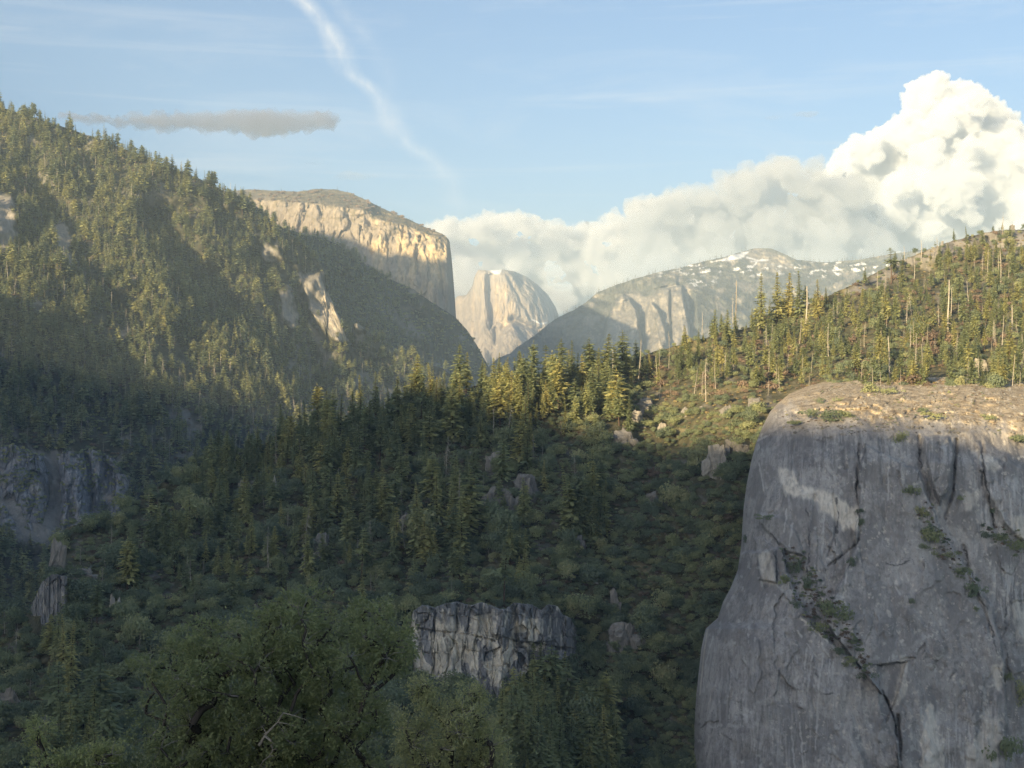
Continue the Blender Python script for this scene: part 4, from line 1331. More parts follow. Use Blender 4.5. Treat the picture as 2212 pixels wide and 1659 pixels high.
BOULD = [  # foot x, y, width, height, blocks, fresh rock, label
    (1627, 894, 46, 34, 4, 0, 'large pale sunlit boulder left of the granite face top'),
    (1566, 898, 32, 26, 4, 0, 'smaller sunlit boulder in brush, beside the large pale boulder'),
    (1482, 897, 24, 22, 3, 0, 'small sunlit boulder between two clumps of golden scrub'),
    (1515, 890, 14, 13, 2, 0, 'little sunlit rock among the golden scrub on the ridge'),
    (1400, 893, 58, 34, 7, .1, 'sunlit jumble of pale broken rocks below the ridge pines'),
    (1378, 922, 32, 36, 4, .15, 'upright sunlit block below the jumble of pale broken rocks'),
    (1352, 968, 62, 42, 6, .05, 'dark lichened boulder half in evening shade at the shadow line'),
    (1430, 942, 22, 30, 4, .2, 'slim pale rock pile catching the last sun in scrub'),
    (1290, 935, 22, 26, 3, .1, 'narrow rock standing at the foot of lit pines'),
    (1240, 928, 14, 18, 2, .1, 'small rock block under the lit pines at the shadow line'),
    (1545, 1032, 66, 74, 6, .35, 'tall jagged granite pinnacle in shade near the dark granite face'),
    (1592, 985, 70, 44, 7, .05, 'rugged grey rock band above the jagged pinnacle'),
    (1080, 1108, 92, 74, 5, .12, 'big shaded granite block with cream streaks amid the forest'),
    (1140, 1080, 62, 56, 5, .0, 'grey rock rib just right of the big streaked block'),
    (1072, 1018, 52, 44, 6, .2, 'broken rock steps above the big streaked block'),
    (1080, 963, 30, 40, 5, .0, 'spiky dark rock beneath a leaning dead tree'),
    (1015, 1000, 22, 24, 3, .3, 'small cream-faced rock beside the broken rock steps'),
    (1407, 1098, 44, 34, 4, .05, 'lone grey boulder surrounded by dark scrub oak'),
    (1120, 1158, 40, 18, 4, .0, 'low rock slab below the big streaked block'),
    (691, 1208, 52, 54, 5, .0, 'grey rock hump under the leaning bare tree'),
    (594, 1075, 28, 52, 4, .5, 'pale fresh broken rock on the left shoulder of the hill'),
    (530, 1085, 38, 52, 4, .1, 'square grey rock tower left of the pale fresh rock'),
    (458, 1062, 24, 32, 4, .2, 'small rock step on the left shoulder of the hill'),
    (800, 1030, 40, 26, 4, .0, 'low grey outcrop among conifers in shade'),
    (880, 1000, 26, 22, 4, .0, 'grey rock tucked between conifers below the crest'),
    (730, 925, 24, 16, 3, .1, 'pale rock on the crest beside the tall conifers'),
    (388, 1190, 13, 24, 2, .1, 'small rock knob in dark scrub on the left slope'),
    (320, 1212, 28, 16, 3, .1, 'flat pale rock ledge in scrub on the left slope'),
    (240, 1322, 16, 46, 3, .5, 'narrow cream rock pillar on the lower left slope'),
    (258, 1334, 18, 48, 3, .4, 'second cream pillar, right beside the narrow cream rock pillar'),
    (551, 1332, 18, 30, 3, .1, 'small grey rock just above the big oak crown'),
    (122, 1240, 40, 76, 5, .1, 'steep grey cliff edge at the left end of the hill'),
    (182, 1262, 66, 34, 6, .1, 'brown rocky ledge below the cliff edge on the left'),
    (20, 1545, 56, 66, 4, .2, 'rounded boulder at the lower left corner of the slope'),
    (226, 1520, 62, 60, 5, .0, 'grey hump of rock beside the left edge of the oak'),
    (232, 1140, 18, 26, 3, .3, 'pale rock tooth on the left skyline of the hill'),
    (1178, 1490, 34, 48, 4, .6, 'cream broken block below the right end of the cliff band'),
    (1210, 1450, 70, 40, 6, .1, 'stepped grey ledge right of the cliff band'),
    (1345, 1405, 92, 62, 8, .05, 'mossy broken outcrop between cliff band and granite face'),
    (1330, 1325, 26, 52, 4, .05, 'upright grey rib in scrub right of the cliff band'),
    (1266, 1245, 34, 30, 4, .2, 'pale boulder beside a fallen log in a scrub clearing'),
    (1245, 1205, 36, 50, 4, .05, 'brown earthy rock below a group of tall firs'),
    (870, 1135, 36, 34, 5, .05, 'grey rock beneath a forked dead tree'),
    (945, 1205, 30, 18, 4, .3, 'small pale rocks scattered in mid-slope scrub'),
    (1000, 1200, 34, 22, 5, .3, 'pale broken stones in scrub at mid slope'),
    (1032, 1215, 24, 22, 4, .2, 'little stone pile right of the pale broken stones'),
    (915, 1170, 24, 18, 3, .1, 'low brown rock in the middle of the shaded slope'),
    (2188, 497, 18, 15, 1, .0, 'round boulder perched on the bare hilltop'),
    (2036, 532, 10, 11, 1, .0, 'small perched boulder on the bare skyline slab'),
    (2155, 516, 16, 12, 2, .0, 'flat block below the round hilltop boulder'),
    (2158, 668, 26, 16, 3, .2, 'pale rock in the sunlit forest below the hilltop'),
    (2120, 808, 44, 32, 6, .3, 'bright sunlit rock rib above the granite face'),
    (1870, 800, 16, 10, 2, .2, 'tiny pale rock in the sunlit ridge forest'),
]
for k, (x, y, w, h, n, cr, lab) in enumerate(BOULD):
    outcrop(hillside, x, y, w, h, lab, 500 + k, n, cr, M_cliff if cr > .3 else M_bould)
# cliffs: each a mass of jointed rock standing out of its slope


def cliff(name, px0, px1, top, bot, Yfun, nx, ny, mods, label, cream, mat=M_cliff, relief=((1.6, 9, 4, 0, 0.4),)):
    p_ = Patch(name, px0, px1, top, bot, Yfun, nx, ny, mods=mods, relief=relief, jit=2.0, smooth=0, flat=True, mat=mat,
               back=((8, -1), (40, -6), (120, -60)), attrs={'cream': cream, 'veg': lambda px, py, Y: .6 * sstep(.2, .4, nz2(px, py, 16, 9)) * sstep(20, 0, py - np.interp(px, *np.array(top, float).T))})
    tag(p_.ob, label, 'cliff')
    return p_


def c1_cream(px, py, Y):
    n = nz2(px, py * .5, 10, 71)
    v, e = worley_id((px + 3 * n) / 26, py / 60, 4)
    a = sstep(.30, .42, v) * sstep(1325, 1356, py + 14 * n) * sstep(1222, 1196, px)
    a = np.maximum(a, .75 * sstep(.25, .5, nz2(px, py * .22, 8, 75, 4)))
    b = sstep(-2, 4, poly_sd(px, py, [(925, 1365), (962, 1372), (972, 1420), (950, 1460), (935, 1440)])) + sstep(-2, 3, poly_sd(px, py, [(1020, 1330), (1060, 1325), (1070, 1375), (1030, 1372)])) + sstep(-2, 3, poly_sd(px, py, [(1040, 1430), (1095, 1420), (1092, 1465), (1060, 1470)])) + .9 * sstep(-2, 3, poly_sd(px, py, [(1130, 1388), (1180, 1395), (1170, 1408), (1135, 1402)]))
    return np.clip(np.maximum(a * .9, b) * (.85 + .5 * n), 0, 1)


hy = lambda px, py0: hillside.at(px.ravel(), np.full(px.size, py0)).reshape(*px.shape, 3)[..., 1]
cliff_band = cliff('cliff', 880, 1245, [(880, 1350), (893, 1322), (912, 1308), (940, 1313), (962, 1304), (985, 1300), (1020, 1308), (1042, 1302), (1075, 1315), (1092, 1318), (1110, 1303), (1150, 1308), (1168, 1320), (1185, 1306), (1205, 1312), (1216, 1330), (1232, 1338), (1245, 1360)], [(880, 1450), (930, 1500), (1000, 1515), (1090, 1505), (1140, 1450), (1200, 1430), (1245, 1410)],
    lambda px, py: hy(px, 1312.0) - 36 - (py - 1312) * .12 + 22 * sstep(1215, 1245, px) + 22 * sstep(900, 880, px), 240, 110,
    [strat(6.5, 24, 95, 4, 1.0), strat(3.5, 9, 44, 9, .6), strat(5, 60, 38, 17, .5), groove([(905, 1358), (960, 1366), (1010, 1370), (1070, 1385)], 2.5, 2, 2), groove([(990, 1310), (985, 1360), (960, 1470)], 4, 2.5, 4), groove([(1115, 1312), (1118, 1395)], 3, 2.5, 3),
     boss([(1060, 1300), (1240, 1300), (1240, 1400), (1180, 1392), (1120, 1384), (1062, 1372)], 4, 4, 3)], 'dark jointed cliff band with cream fresh faces, right of the oak crown', c1_cream)
cliff_left = cliff('cliff', 62, 145, [(62, 1330), (72, 1300), (90, 1258), (112, 1240), (145, 1245)], [(62, 1370), (100, 1400), (145, 1330)],
    lambda px, py: hy(px, 1300.0) - 10 + 14 * sstep(80, 60, px) - (py - 1250) * .06, 90, 80, [strat(5, 16, 50, 14, .5)], 'smooth grey cliff at the left foot of the wooded hill', lambda px, py, Y: .3 * sstep(.2, .5, nz2(px, py * .4, 10, 72)))
gorge = cliff('cliff', -60, 330, [(-60, 955), (0, 968), (30, 960), (60, 975), (90, 984), (112, 1000), (140, 972), (165, 978), (190, 968), (220, 980), (245, 990), (262, 1010), (290, 1040), (330, 1090)], [(-60, 1190), (40, 1185), (110, 1230), (200, 1240), (330, 1200)],
    lambda px, py: mountain.at(px.ravel(), np.full(px.size, 985.0)).reshape(*px.shape, 3)[..., 1] - 30 - (py - 985) * .42 + 90 * sstep(260, 330, px), 300, 170,
    [groove([(110, 970), (120, 1080), (95, 1200)], 60, 14, 6), groove([(190, 975), (200, 1100)], 25, 8, 5), groove([(20, 1080), (70, 1190)], 30, 10, 5), strat(22, 34, 80, 21, 2), strat(10, 12, 40, 22, 1)], 'fractured blue grey gorge cliff in deep shade at the left edge', lambda px, py, Y: .3 * sstep(.1, .5, nz2(px, py * .5, 22, 73)), M_gorge, relief=((9, 40, 5, 2, .4),))

px, py, q = spread(gorge, 2600, (-20, 300, 962, 1190), lambda px, py: np.clip(.12 + 1.1 * sstep(.05, .4, nz2(px, py, 34, 88, 4)) + .8 * sstep(16, 0, py - np.interp(px, [-60, 0, 90, 140, 220, 262, 330], [955, 964, 980, 972, 980, 1008, 1090])), 0, 1), 68, 4.5)
sz = rg.uniform(4, 9, len(px))
stuff_plants('ledge_brush', LOWF, q, sz, 'dark brush rooted on the ledges of the gorge cliff at the left edge', 'brush', 69, .1)

# ------------------------------------------------------------------ the near hillside: conifers
MARKS = [(b[0], b[1], b[2], b[3], b[6]) for b in BOULD]


def h_skip(px, py):
    """bare places: rocks and cliffs keep their faces clear of trees"""
    d = np.ones(len(px))
    for x, y, w, h, n, cr, lab in BOULD:
        d *= 1 - ((np.abs(px - x) < w * .55) & (py < y - 2) & (py > y - h * .55))
    d *= sstep(6, -2, inpoly(px, py, [(900, 1330), (1000, 1316), (1225, 1328), (1238, 1395), (1140, 1430), (1095, 1490), (930, 1490), (900, 1420)]))
    d *= sstep(4, -2, inpoly(px, py, [(60, 1335), (95, 1262), (140, 1252), (145, 1330), (100, 1400), (62, 1375)]))
    return d


def h_con(px, py):
    top = np.interp(px, *np.array(H_TOP, float).T)
    up = py - top
    n = nz2(px, py, 60, 91, 3)
    d = .9 * sstep(150, 60, up) * sstep(380, 470, px) * sstep(1390, 1330, px)                       # crest stand
    d = d + .44 * sstep(60, 130, up) * sstep(1330, 1230, py) * sstep(150, 300, px) * sstep(1210, 1120, px) * np.clip(.55 + 1.2 * n, 0.12, 1)
    d = d + 1.0 * sstep(1300, 1350, px) * sstep(870, 790, py) * np.clip(.75 + 1.3 * n, 0.1, 1) * sstep(-10, 30, up)
    d = d + .8 * sstep(-15, 10, inpoly(px, py, [(1490, 730), (1560, 715), (1640, 690), (1780, 660), (1800, 740), (1700, 790), (1560, 790), (1470, 780)]))
    d = d * (1 - .9 * sstep(-15, 15, inpoly(px, py, [(1800, 640), (1900, 580), (2040, 520), (2180, 490), (2300, 490), (2300, 540), (2150, 530), (2050, 560), (1960, 600), (1870, 650)])))
    d = d + .9 * sstep(-12, 12, inpoly(px, py, [(1085, 1540), (1150, 1500), (1260, 1540), (1330, 1620), (1330, 1760), (1080, 1760)]))
    d = d + .22 * sstep(1280, 1350, py) * sstep(260, 160, px)
    d = d + .7 * sstep(-8, 8, inpoly(px, py, [(1215, 1100), (1300, 1090), (1310, 1170), (1230, 1180)]))
    d = d * (1 - .95 * sstep(-10, 20, inpoly(px, py, [(1310, 1000), (1640, 960), (1640, 1650), (1340, 1650), (1320, 1180)])))
    return np.clip(d, 0, 1) * h_skip(px, py)


px, py, q = spread(hillside, 16000, (90, 2225, 495, 1760), h_con, 21, 8.0)
ht = np.where(py > 1480, 30, np.where(px > 1380, 18, np.where(px < 640, 24, 29))) * rg.choice([.5, .8, 1.05, 1.3], len(px), p=[.25, .3, .3, .15]) * rg.uniform(.85, 1.15, len(px))
# the tall trees that can be named by their outline against what is behind: x, foot y, height in grid px, kind, label
NAMED = [(1097, 872, 92, 1, 'tallest broad golden conifer on the crest, in front of the blue valley shade'), (1176, 855, 78, 0, 'dark full conifer on the crest left of the reddish dying tree'),
         (1236, 830, 72, 2, 'slim conifer right of the reddish dying tree'), (1248, 836, 74, 2, 'second slim conifer of the pair right of the reddish dying tree'),
         (985, 880, 82, 3, 'golden conifer at the left end of the lit crest'), (950, 890, 76, 0, 'broad conifer on the crest below the dark ridge foot'), (760, 935, 86, 2, 'dark conifer standing highest on the shaded left crest'),
         (678, 955, 74, 0, 'dense dark conifer on the shaded crest beside bare trunks'), (640, 965, 62, 3, 'ragged dark conifer on the shaded crest, left of the dense dark one'), (560, 985, 56, 1, 'dark conifer between two bare trunks on the left crest'), (420, 1020, 58, 4, 'conifer at the left edge of the wooded skyline'),
         (1643, 720, 130, 0, 'leftmost tall fir of the sunlit stand on the ridge'), (1678, 705, 118, 4, 'tall fir second from left in the sunlit stand'), (1704, 700, 112, 1, 'full fir in the middle of the sunlit stand'), (1727, 690, 106, 2, 'fir at the right of the sunlit stand crest'), (1768, 690, 88, 0, 'separate fir just right of the sunlit stand'), (1540, 745, 78, 3, 'fir at the left foot of the sunlit stand'), (1570, 740, 72, 1, 'broad fir beside the thick broken trunk'),
         (1926, 610, 76, 7, 'flat topped pine standing clear against the sky on the right ridge'), (1948, 612, 62, 2, 'thin pine just right of the flat topped pine'), (2145, 500, 14, 5, 'tiny tree on the bare hilltop skyline'), (2165, 498, 16, 1, 'tiny bushy tree beside the round hilltop boulder'), (2020, 540, 20, 7, 'small flat tree on the skyline slab'),
         (1275, 1190, 128, 0, 'tallest dark fir in the shaded group above the brown earthy rock'), (1295, 1180, 112, 2, 'dark fir on the right side of the shaded group'), (1250, 1170, 104, 1, 'dark fir on the left side of the shaded group'), (727, 1150, 130, 3, 'tall thin grey green conifer at mid slope'), (825, 1150, 106, 0, 'dense dark fir at mid slope right of the thin conifer'),
         (1490, 800, 64, 1, 'golden fir low on the sunlit ridge'), (2080, 700, 92, 0, 'large fir in the upper right sunlit forest'), (2180, 790, 96, 4, 'large fir at the right edge above the granite face'), (1915, 700, 80, 1, 'dark fir in the middle of the sunlit ridge'), (1360, 940, 84, 0, 'bright fir at the right end of the lit crest by the boulders')]
# bare dead trees: foot x, y, height, kind, lean, label
SN = [(508, 1004, 68, 4, 0, 'leftmost of three pale bare trunks on the shaded left crest'), (540, 1004, 82, 1, .02, 'middle of three pale bare trunks, with stubby branches'), (597, 1000, 80, 2, 0, 'right one of three pale bare trunks on the left crest'),
      (623, 966, 40, 4, 0, 'short bare spike among dark crest conifers'), (639, 960, 52, 5, .03, 'smooth bare pole left of the dense dark crest conifer'), (657, 1010, 66, 1, -.16, 'thin dead tree leaning left, below the crest poles'),
      (578, 1241, 106, 3, .05, 'tall drooping bare tree on the open left slope'), (622, 1148, 54, 0, .02, 'bare tree with drooping limbs, above the leaning one'), (656, 1230, 140, 3, .13, 'long bare tree leaning over the grey rock hump'),
      (411, 1110, 60, 5, 0, 'thin bare pole in scrub on the left slope'), (451, 1158, 80, 0, 0, 'grey bare tree left of the middle slope conifers'), (391, 1188, 40, 5, .05, 'short bare snag by the small rock knob'), (299, 1192, 36, 2, 0, 'stump like snag with one side branch on the left'),
      (222, 1269, 52, 0, 0, 'pale grey snag above the twin cream pillars'), (403, 1262, 72, 0, .03, 'one of two close bare trees above the oak crown'), (412, 1262, 64, 1, -.02, 'right one of two close bare trees above the oak crown'), (420, 1308, 30, 4, 0, 'short whitish snag just above the oak crown'),
      (198, 1345, 30, 4, 0, 'brown broken stump on the lower left slope'), (33, 1434, 92, 3, .04, 'big bare tree with drooping limbs at the lower left edge'), (137, 1434, 78, 0, -.03, 'white bare tree on the lower left, right of the big drooping one'), (300, 1418, 66, 0, .02, 'bare tree standing just left of the oak crown'), (10, 1368, 54, 1, 0, 'thin snag at the left border of the picture'), (64, 1520, 60, 1, .02, 'faint bare tree near the lower left boulder'),
      (730, 1060, 52, 5, 0, 'thin brown snag below the crest at mid hill'), (1066, 952, 72, 2, 0, 'bare trunk left of the leaning dead tree over spiky rock'), (1096, 962, 90, 3, .10, 'leaning dead tree over the spiky dark rock'), (1152, 1018, 90, 0, 0, 'grey dead tree right of the broken rock steps'),
      (962, 1040, 100, 3, .08, 'drooping pale dead tree below the crest, centre'), (908, 975, 70, 3, -.08, 'sparse dying tree just below the lit crest'), (992, 1120, 108, 0, 0, 'straight dead tree left of the big streaked block'), (880, 1032, 70, 5, 0, 'thin white pole at the middle of the shaded woods'), (867, 1105, 72, 1, 0, 'slender snag above the forked dead tree'),
      (873, 1182, 84, 3, -.06, 'forked dead tree over a grey rock'), (801, 1192, 82, 0, 0, 'dense grey dead tree at mid slope'), (802, 1285, 56, 1, 0, 'thin snag above the oak, left of its twin'), (811, 1274, 56, 5, .02, 'thin snag above the oak, right of its twin'), (975, 1300, 54, 5, 0, 'thin dead pole on top of the cliff band'), (1146, 1310, 60, 0, .04, 'pinkish grey dead tree at the right top of the cliff band'),
      (1206, 1274, 28, 4, 0, 'short white stump above the right end of the cliff band'), (1302, 1210, 22, 4, .03, 'small white stump right of the tall dark fir group'), (970, 1192, 60, 1, 0, 'dim snag in mid slope scrub'), (905, 1270, 44, 0, .2, 'fallen leaning snag in scrub above the cliff band'), (1060, 1215, 40, 1, -.2, 'tilted snag below the big streaked block'),
      (1590, 705, 100, 2, 0, 'thick broken pale trunk on the ridge, tallest against the far range'), (1583, 705, 70, 1, 0, 'thinner dead trunk touching the thick broken one'), (1517, 722, 48, 5, .02, 'pale pole left of the sunlit stand'), (1739, 735, 118, 2, .02, 'tall pale snag in front of the sunlit fir stand'), (1923, 820, 96, 2, 0, 'bare orange trunk behind the top of the granite face'),
      (2048, 716, 112, 2, 0, 'tall forked bare trunk in the upper right forest'), (2055, 698, 78, 5, .02, 'shorter trunk leaning on the tall forked one'), (1910, 668, 84, 1, .03, 'slim dead trunk below the flat topped pine'), (2163, 618, 80, 2, -.02, 'white snag near the right edge under the hilltop'), (2134, 597, 60, 5, 0, 'smooth pale pole left of the white snag'), (1998, 650, 54, 1, 0, 'small snag on the open upper ridge'),
      (1975, 614, 56, 2, .02, 'bare stem just below the skyline slab'), (1991, 565, 40, 5, 0, 'thin bare pole on the skyline'), (2027, 568, 40, 4, 0, 'bare post just right of the thin skyline pole'), (1524, 868, 100, 3, 0, 'sunlit dead tree with short limbs above the small boulders'), (1546, 840, 70, 1, -.03, 'brown thin dead tree right of the sunlit one with short limbs'), (1979, 792, 74, 5, 0, 'left pole of a close pair of dead poles above the granite face'),
      (1990, 785, 58, 2, .05, 'right pole of a close pair of dead poles above the granite face'), (1966, 792, 88, 1, .02, 'leaning trunk left of the pair of dead poles'), (1734, 812, 50, 1, 0, 'small dead tree in brown brush left of the granite face top'), (1888, 778, 46, 5, 0, 'short pole among golden conifers'), (1867, 748, 48, 4, 0, 'grey broken trunk in the sunlit forest'), (2146, 740, 56, 0, 0, 'spreading bare tree in the right hand forest'), (2183, 774, 116, 2, .02, 'long orange trunk near the right edge'),
      (2115, 827, 58, 1, 0, 'small dead tree beside the sunlit rock rib'), (2090, 835, 50, 5, 0, 'bare pole behind the granite face top at right'), (1789, 770, 74, 1, 0, 'dead tree in the middle of the sunlit ridge forest'), (2208, 800, 80, 5, 0, 'dead pole at the very right edge of the forest'), (1321, 850, 94, 2, .03, 'tall pale dead tree on the crest with a crooked top'), (1380, 820, 88, 2, .06, 'tall leaning dead tree on the crest before the far spires'),
      (1261, 812, 40, 0, 0, 'small dead tree on the crest by the bare patch'), (987, 852, 50, 1, 0, 'bare dead top among golden crest conifers'), (1335, 860, 50, 1, 0, 'short dead stem right of the crooked topped tree'), (1290, 850, 48, 5, 0, 'grey pole between the crest pines'), (1445, 800, 46, 5, .02, 'thin pole in brown brush on the ridge'), (1425, 790, 40, 1, 0, 'dead shrubby tree on the ridge shoulder')]
MARKS += [(n[0], n[1], 10, n[2], n[5]) for n in SN]
MARKS += [(n[0], n[1], 20, n[2], n[4]) for n in NAMED]


def place_conifer(p, h, kind, label, group=None, dead=False, rz=None):
    tr, cr, _ = DEADCON if dead else CON[kind]
    o = link('conifer_tree', None, loc=p)
    o.empty_display_size = .1
    o.rotation_euler = (rg.normal(0, .025), rg.normal(0, .025), rg.uniform(0, 6.28) if rz is None else rz)
    w = h * rg.uniform(1.0, 1.5)
    o.scale = (w, w, h)
    tag(o, label, 'tree', group)
    link('trunk', tr, o)
    link('crown', cr, o)
    return o


for x, y, hp, k, lab in NAMED:
    p = hillside.at(x, y)[0]
    place_conifer(p - np.array([0, 0, .4]), hp / F * p[1], k, lab)
p = hillside.at(1210, 842)[0]
place_conifer(p, 68 / F * p[1], 0, 'reddish brown dying conifer on the crest before the blue valley', dead=True)




def near_mark(x, y, kind, fallback):
    best, bl = 120.0, None
    for bx, by, w, h, lab in MARKS:
        dx, dy = x - bx, y - by + h * .4
        d = math.hypot(dx, dy)
        if d < best and len(lab.split()) < 11:
            best, bl = d, ('above' if abs(dy) > abs(dx) and dy < 0 else 'below' if abs(dy) > abs(dx) else 'left of' if dx < 0 else 'right of', lab)
    if bl is None:
        return fallback
    t = '%s just %s the %s' % (kind, bl[0], bl[1])
    return (t, t + ' (group)') if len(t.split()) <= 16 else fallback


def con_region(x, y):
    if y > 1460 and x > 1000:
        where = 'below the left part of the cliff band' if x < 1135 else 'below the right part of the cliff band' if x < 1220 else 'right of the cliff band, toward the granite face'
        row = 'in the upper rows' if y < 1545 else 'in the middle rows' if y < 1620 else 'along the bottom edge'
        return 'dark fir %s, %s' % (where, row), 'dark firs %s, %s' % (where, row)
    if x < 330:
        t = 'above the cream rock pillars' if y < 1300 else 'below the cream rock pillars'
        return 'dark conifer on the lower left end of the hill, ' + t, 'conifers at the left end of the hill, ' + t
    if x >= 1380:
        if y < 660:
            return 'sunlit conifer high on the right ridge near the bare hilltop', 'conifers near the bare hilltop'
        if x < 1640:
            return 'golden conifer on the left half of the sunlit ridge', 'conifers on the left half of the sunlit ridge'
        return 'golden green conifer in the forest behind the granite face', 'conifers in the forest behind the granite face'
    if y < np.interp(x, *np.array(H_TOP, float).T) + 75:
        if x > 900:
            return 'sunlit conifer in the stand along the middle crest', 'conifers of the lit crest'
        return 'shaded conifer along the left crest of the hill', 'conifers of the shaded left crest'
    if x < 620:
        return 'shaded conifer scattered over the left shoulder of the hill', 'conifers of the left shoulder'
    return 'shaded conifer in the middle of the hill slope', 'conifers of the middle slope'


size = ht / q[:, 1]
order = np.argsort(-size)
first = order[:285]
for i in first:
    lab, grp = near_mark(px[i], py[i], ('tall ' if ht[i] > 30 else 'small ' if ht[i] < 21 else '') + 'conifer', con_region(px[i], py[i]))
    k = int(rg.choice(8, p=[.18, .15, .12, .12, .12, .12, .12, .07]))
    place_conifer(q[i] - np.array([0, 0, .4]), ht[i], k, lab, grp)
rest = order[285:]
w_ = ht[rest] * rg.uniform(1.0, 1.3, len(rest))
stuff_plants('hill_conifers', [c[2] for c in CON[:7]], q[rest], np.stack([w_, w_, ht[rest]], -1), 'smaller conifers filling the woods of the near hill', 'trees', 22, .03)
print('conifers', len(px))

for x, y, hp, k, ln, lab in SN:
    p = hillside.at(x, y)[0]
    h = hp / F * p[1]
    tr, br, _ = SNAG[k]
    o = link('dead_tree', None, loc=p - np.array([0, 0, .5]))
    o.rotation_euler = (rg.normal(0, .03), ln + rg.normal(0, .015), rg.uniform(-.6, .6))
    w = h * (1.0 + (.35 if hp > 95 and k == 2 else 0))
    o.scale = (w, w, h)
    tag(o, lab, 'dead tree')
    link('trunk', tr, o)
    link('branches', br, o)['kind'] = 'stuff'
px, py, q = spread(hillside, 620, (1390, 2225, 500, 860), lambda px, py: .36 + .5 * nz2(px, py, 50, 93, 2), 31, 13)
n_sn = min(len(px), 100)
for i in range(n_sn):
    h = rg.uniform(9, 25)
    tr, br, _ = SNAG[rg.integers(0, 6)]
    o = link('dead_tree', None, loc=q[i] - np.array([0, 0, .4]))
    o.rotation_euler = (rg.normal(0, .04), rg.normal(0, .05), rg.uniform(0, 6.28))
    o.scale = (h * .9, h * .9, h)
    tag(o, 'slender sunlit dead trunk in the forest of the right ridge', 'dead tree', 'dead trunks in the sunlit ridge forest')
    link('trunk', tr, o)
    link('branches', br, o)['kind'] = 'stuff'
px, py, q = spread(hillside, 170, (150, 1300, 900, 1300), lambda px, py: h_skip(px, py) * .5, 32, 16)
for i in range(min(len(px), 55)):
    h = rg.uniform(7, 17)
    tr, br, _ = SNAG[rg.integers(0, 6)]
    o = link('dead_tree', None, loc=q[i] - np.array([0, 0, .4]))
    o.rotation_euler = (rg.normal(0, .05), rg.normal(0, .07), rg.uniform(0, 6.28))
    o.scale = (h, h, h)
    tag(o, 'small grey dead tree standing in the shaded hillside scrub', 'dead tree', 'small dead trees in the shaded scrub')
    link('trunk', tr, o)
    link('branches', br, o)['kind'] = 'stuff'
# fallen log
p = hillside.at(1262, 1262)[0]
v, f = tube_arr([(-9, 0, 1.2), (0, .4, .8), (9, 0, .2)], [.45, .5, .6], 8)
tag(link('fallen_log', new_mesh('fallen_log', v, f, [M_snag], True), loc=p + np.array([0, -1.5, 1.5])), 'pale fallen log lying in the scrub clearing by a pale boulder', 'log')
bpy.data.objects['fallen_log'].rotation_euler = (0, .12, .1)

# scrub oak thicket
def h_bush(px, py):
    d = h_skip(px, py) * np.maximum(.35 + .65 * sstep(-.28, .05, nz2(px, py, 34, 97, 4)), np.maximum(sstep(1215, 1260, px) * sstep(935, 965, py), .9 * sstep(1320, 1350, px) * sstep(930, 900, py)))
    up = py - np.interp(px, *np.array(H_TOP, float).T)
    d *= 1 - .93 * sstep(-20, 12, inpoly(px, py, [(1800, 660), (1890, 588), (1960, 553), (2060, 515), (2170, 490), (2400, 480), (2400, 548), (2212, 548), (2100, 520), (2030, 548), (1920, 600)]))
    d = np.where((px > 1330) & (py < 880), np.maximum(d, .62 * d + .3 * (d > .02)), d)
    return d


px, py, q = spread(hillside, 30000, (-40, 2225, 495, 1800), h_bush, 41, 7.5)
# brush that crowds the feet of the rocks and the lip and foot of the cliff band
ex = [(x + dx * w * .5 + rg.normal(0, 2), y + dy + rg.normal(0, 1.5)) for x, y, w, h, n, cr, lab in BOULD if y > 700 for dx, dy in ((-.9, 1), (-.45, 3), (0.05, 4), (.5, 3), (.95, 1))]
ex += [(x, np.interp(x, [880, 900, 960, 1180, 1245], [1322, 1308, 1302, 1306, 1330]) + rg.normal(-1, 3)) for x in np.arange(885, 1250, 7.5)]
ex += [(x, np.interp(x, [890, 930, 1000, 1090, 1150, 1240], [1472, 1508, 1514, 1500, 1450, 1415]) + rg.normal(0, 6)) for x in np.arange(890, 1245, 8)]
ex = np.array(ex)
px, py = np.concatenate([px, ex[:, 0]]), np.concatenate([py, ex[:, 1]])
q = hillside.at(px, py)
sz = np.where(py > 950, 8.4, np.where(px > 1330, 6.6, 6.8)) * rg.uniform(.45, 1.0, len(px)) ** .6 * rg.choice([.65, 1, 1.5], len(px), p=[.3, .42, .28]) * np.clip(1 + .7 * nz2(px, py, 48, 98, 3), .6, 1.6) * np.clip(1 + .6 * nz2(px, py, 55, 98, 3), .55, 1.6)
size = sz / q[:, 1]
yel = (nz2(px, py, 45, 95, 3) > .62) & (px > 1330) & (py > 1380)
brown = (px > 1330) & (py < 870) & (nz2(px, py, 70, 96, 3) + rg.normal(0, .2, len(px)) > .1)
brown |= (rg.uniform(0, 1, len(px)) < .018)
vis = ((px > -5) & (px < 2215) & (py < 1665) & ~((px > G_left(py) + 4) & (py > 850)) & ~((px > 300) & (px < 890) & (py > 1345)))
order = np.argsort(-(size * np.where(vis, 1, 0)))
green = [i for i in order if not yel[i] and not brown[i]]


def bush_region(x, y):
    if x > 1240 and y > 930:
        return ('dark rounded scrub oak in the thicket left of the granite face', 'scrub oaks left of the granite face') if y < 1330 else ('dark scrub oak in the gully at the foot of the granite face', 'scrub oaks in the gully by the granite face')
    if y > 1290:
        return ('dark scrub oak on the lower left slope beside the big oak', 'scrub oaks on the lower left slope') if x < 900 else ('dark scrub oak growing below the cliff band', 'scrub oaks below the cliff band')
    if x < 700:
        return 'dark green scrub oak on the left slope of the hill', 'scrub oaks on the left slope'
    if y < 940:
        return 'sunlit golden scrub oak on the ridge', 'sunlit scrub oaks on the ridge'
    return 'shaded scrub oak in the middle of the hillside', 'scrub oaks of the middle slope'


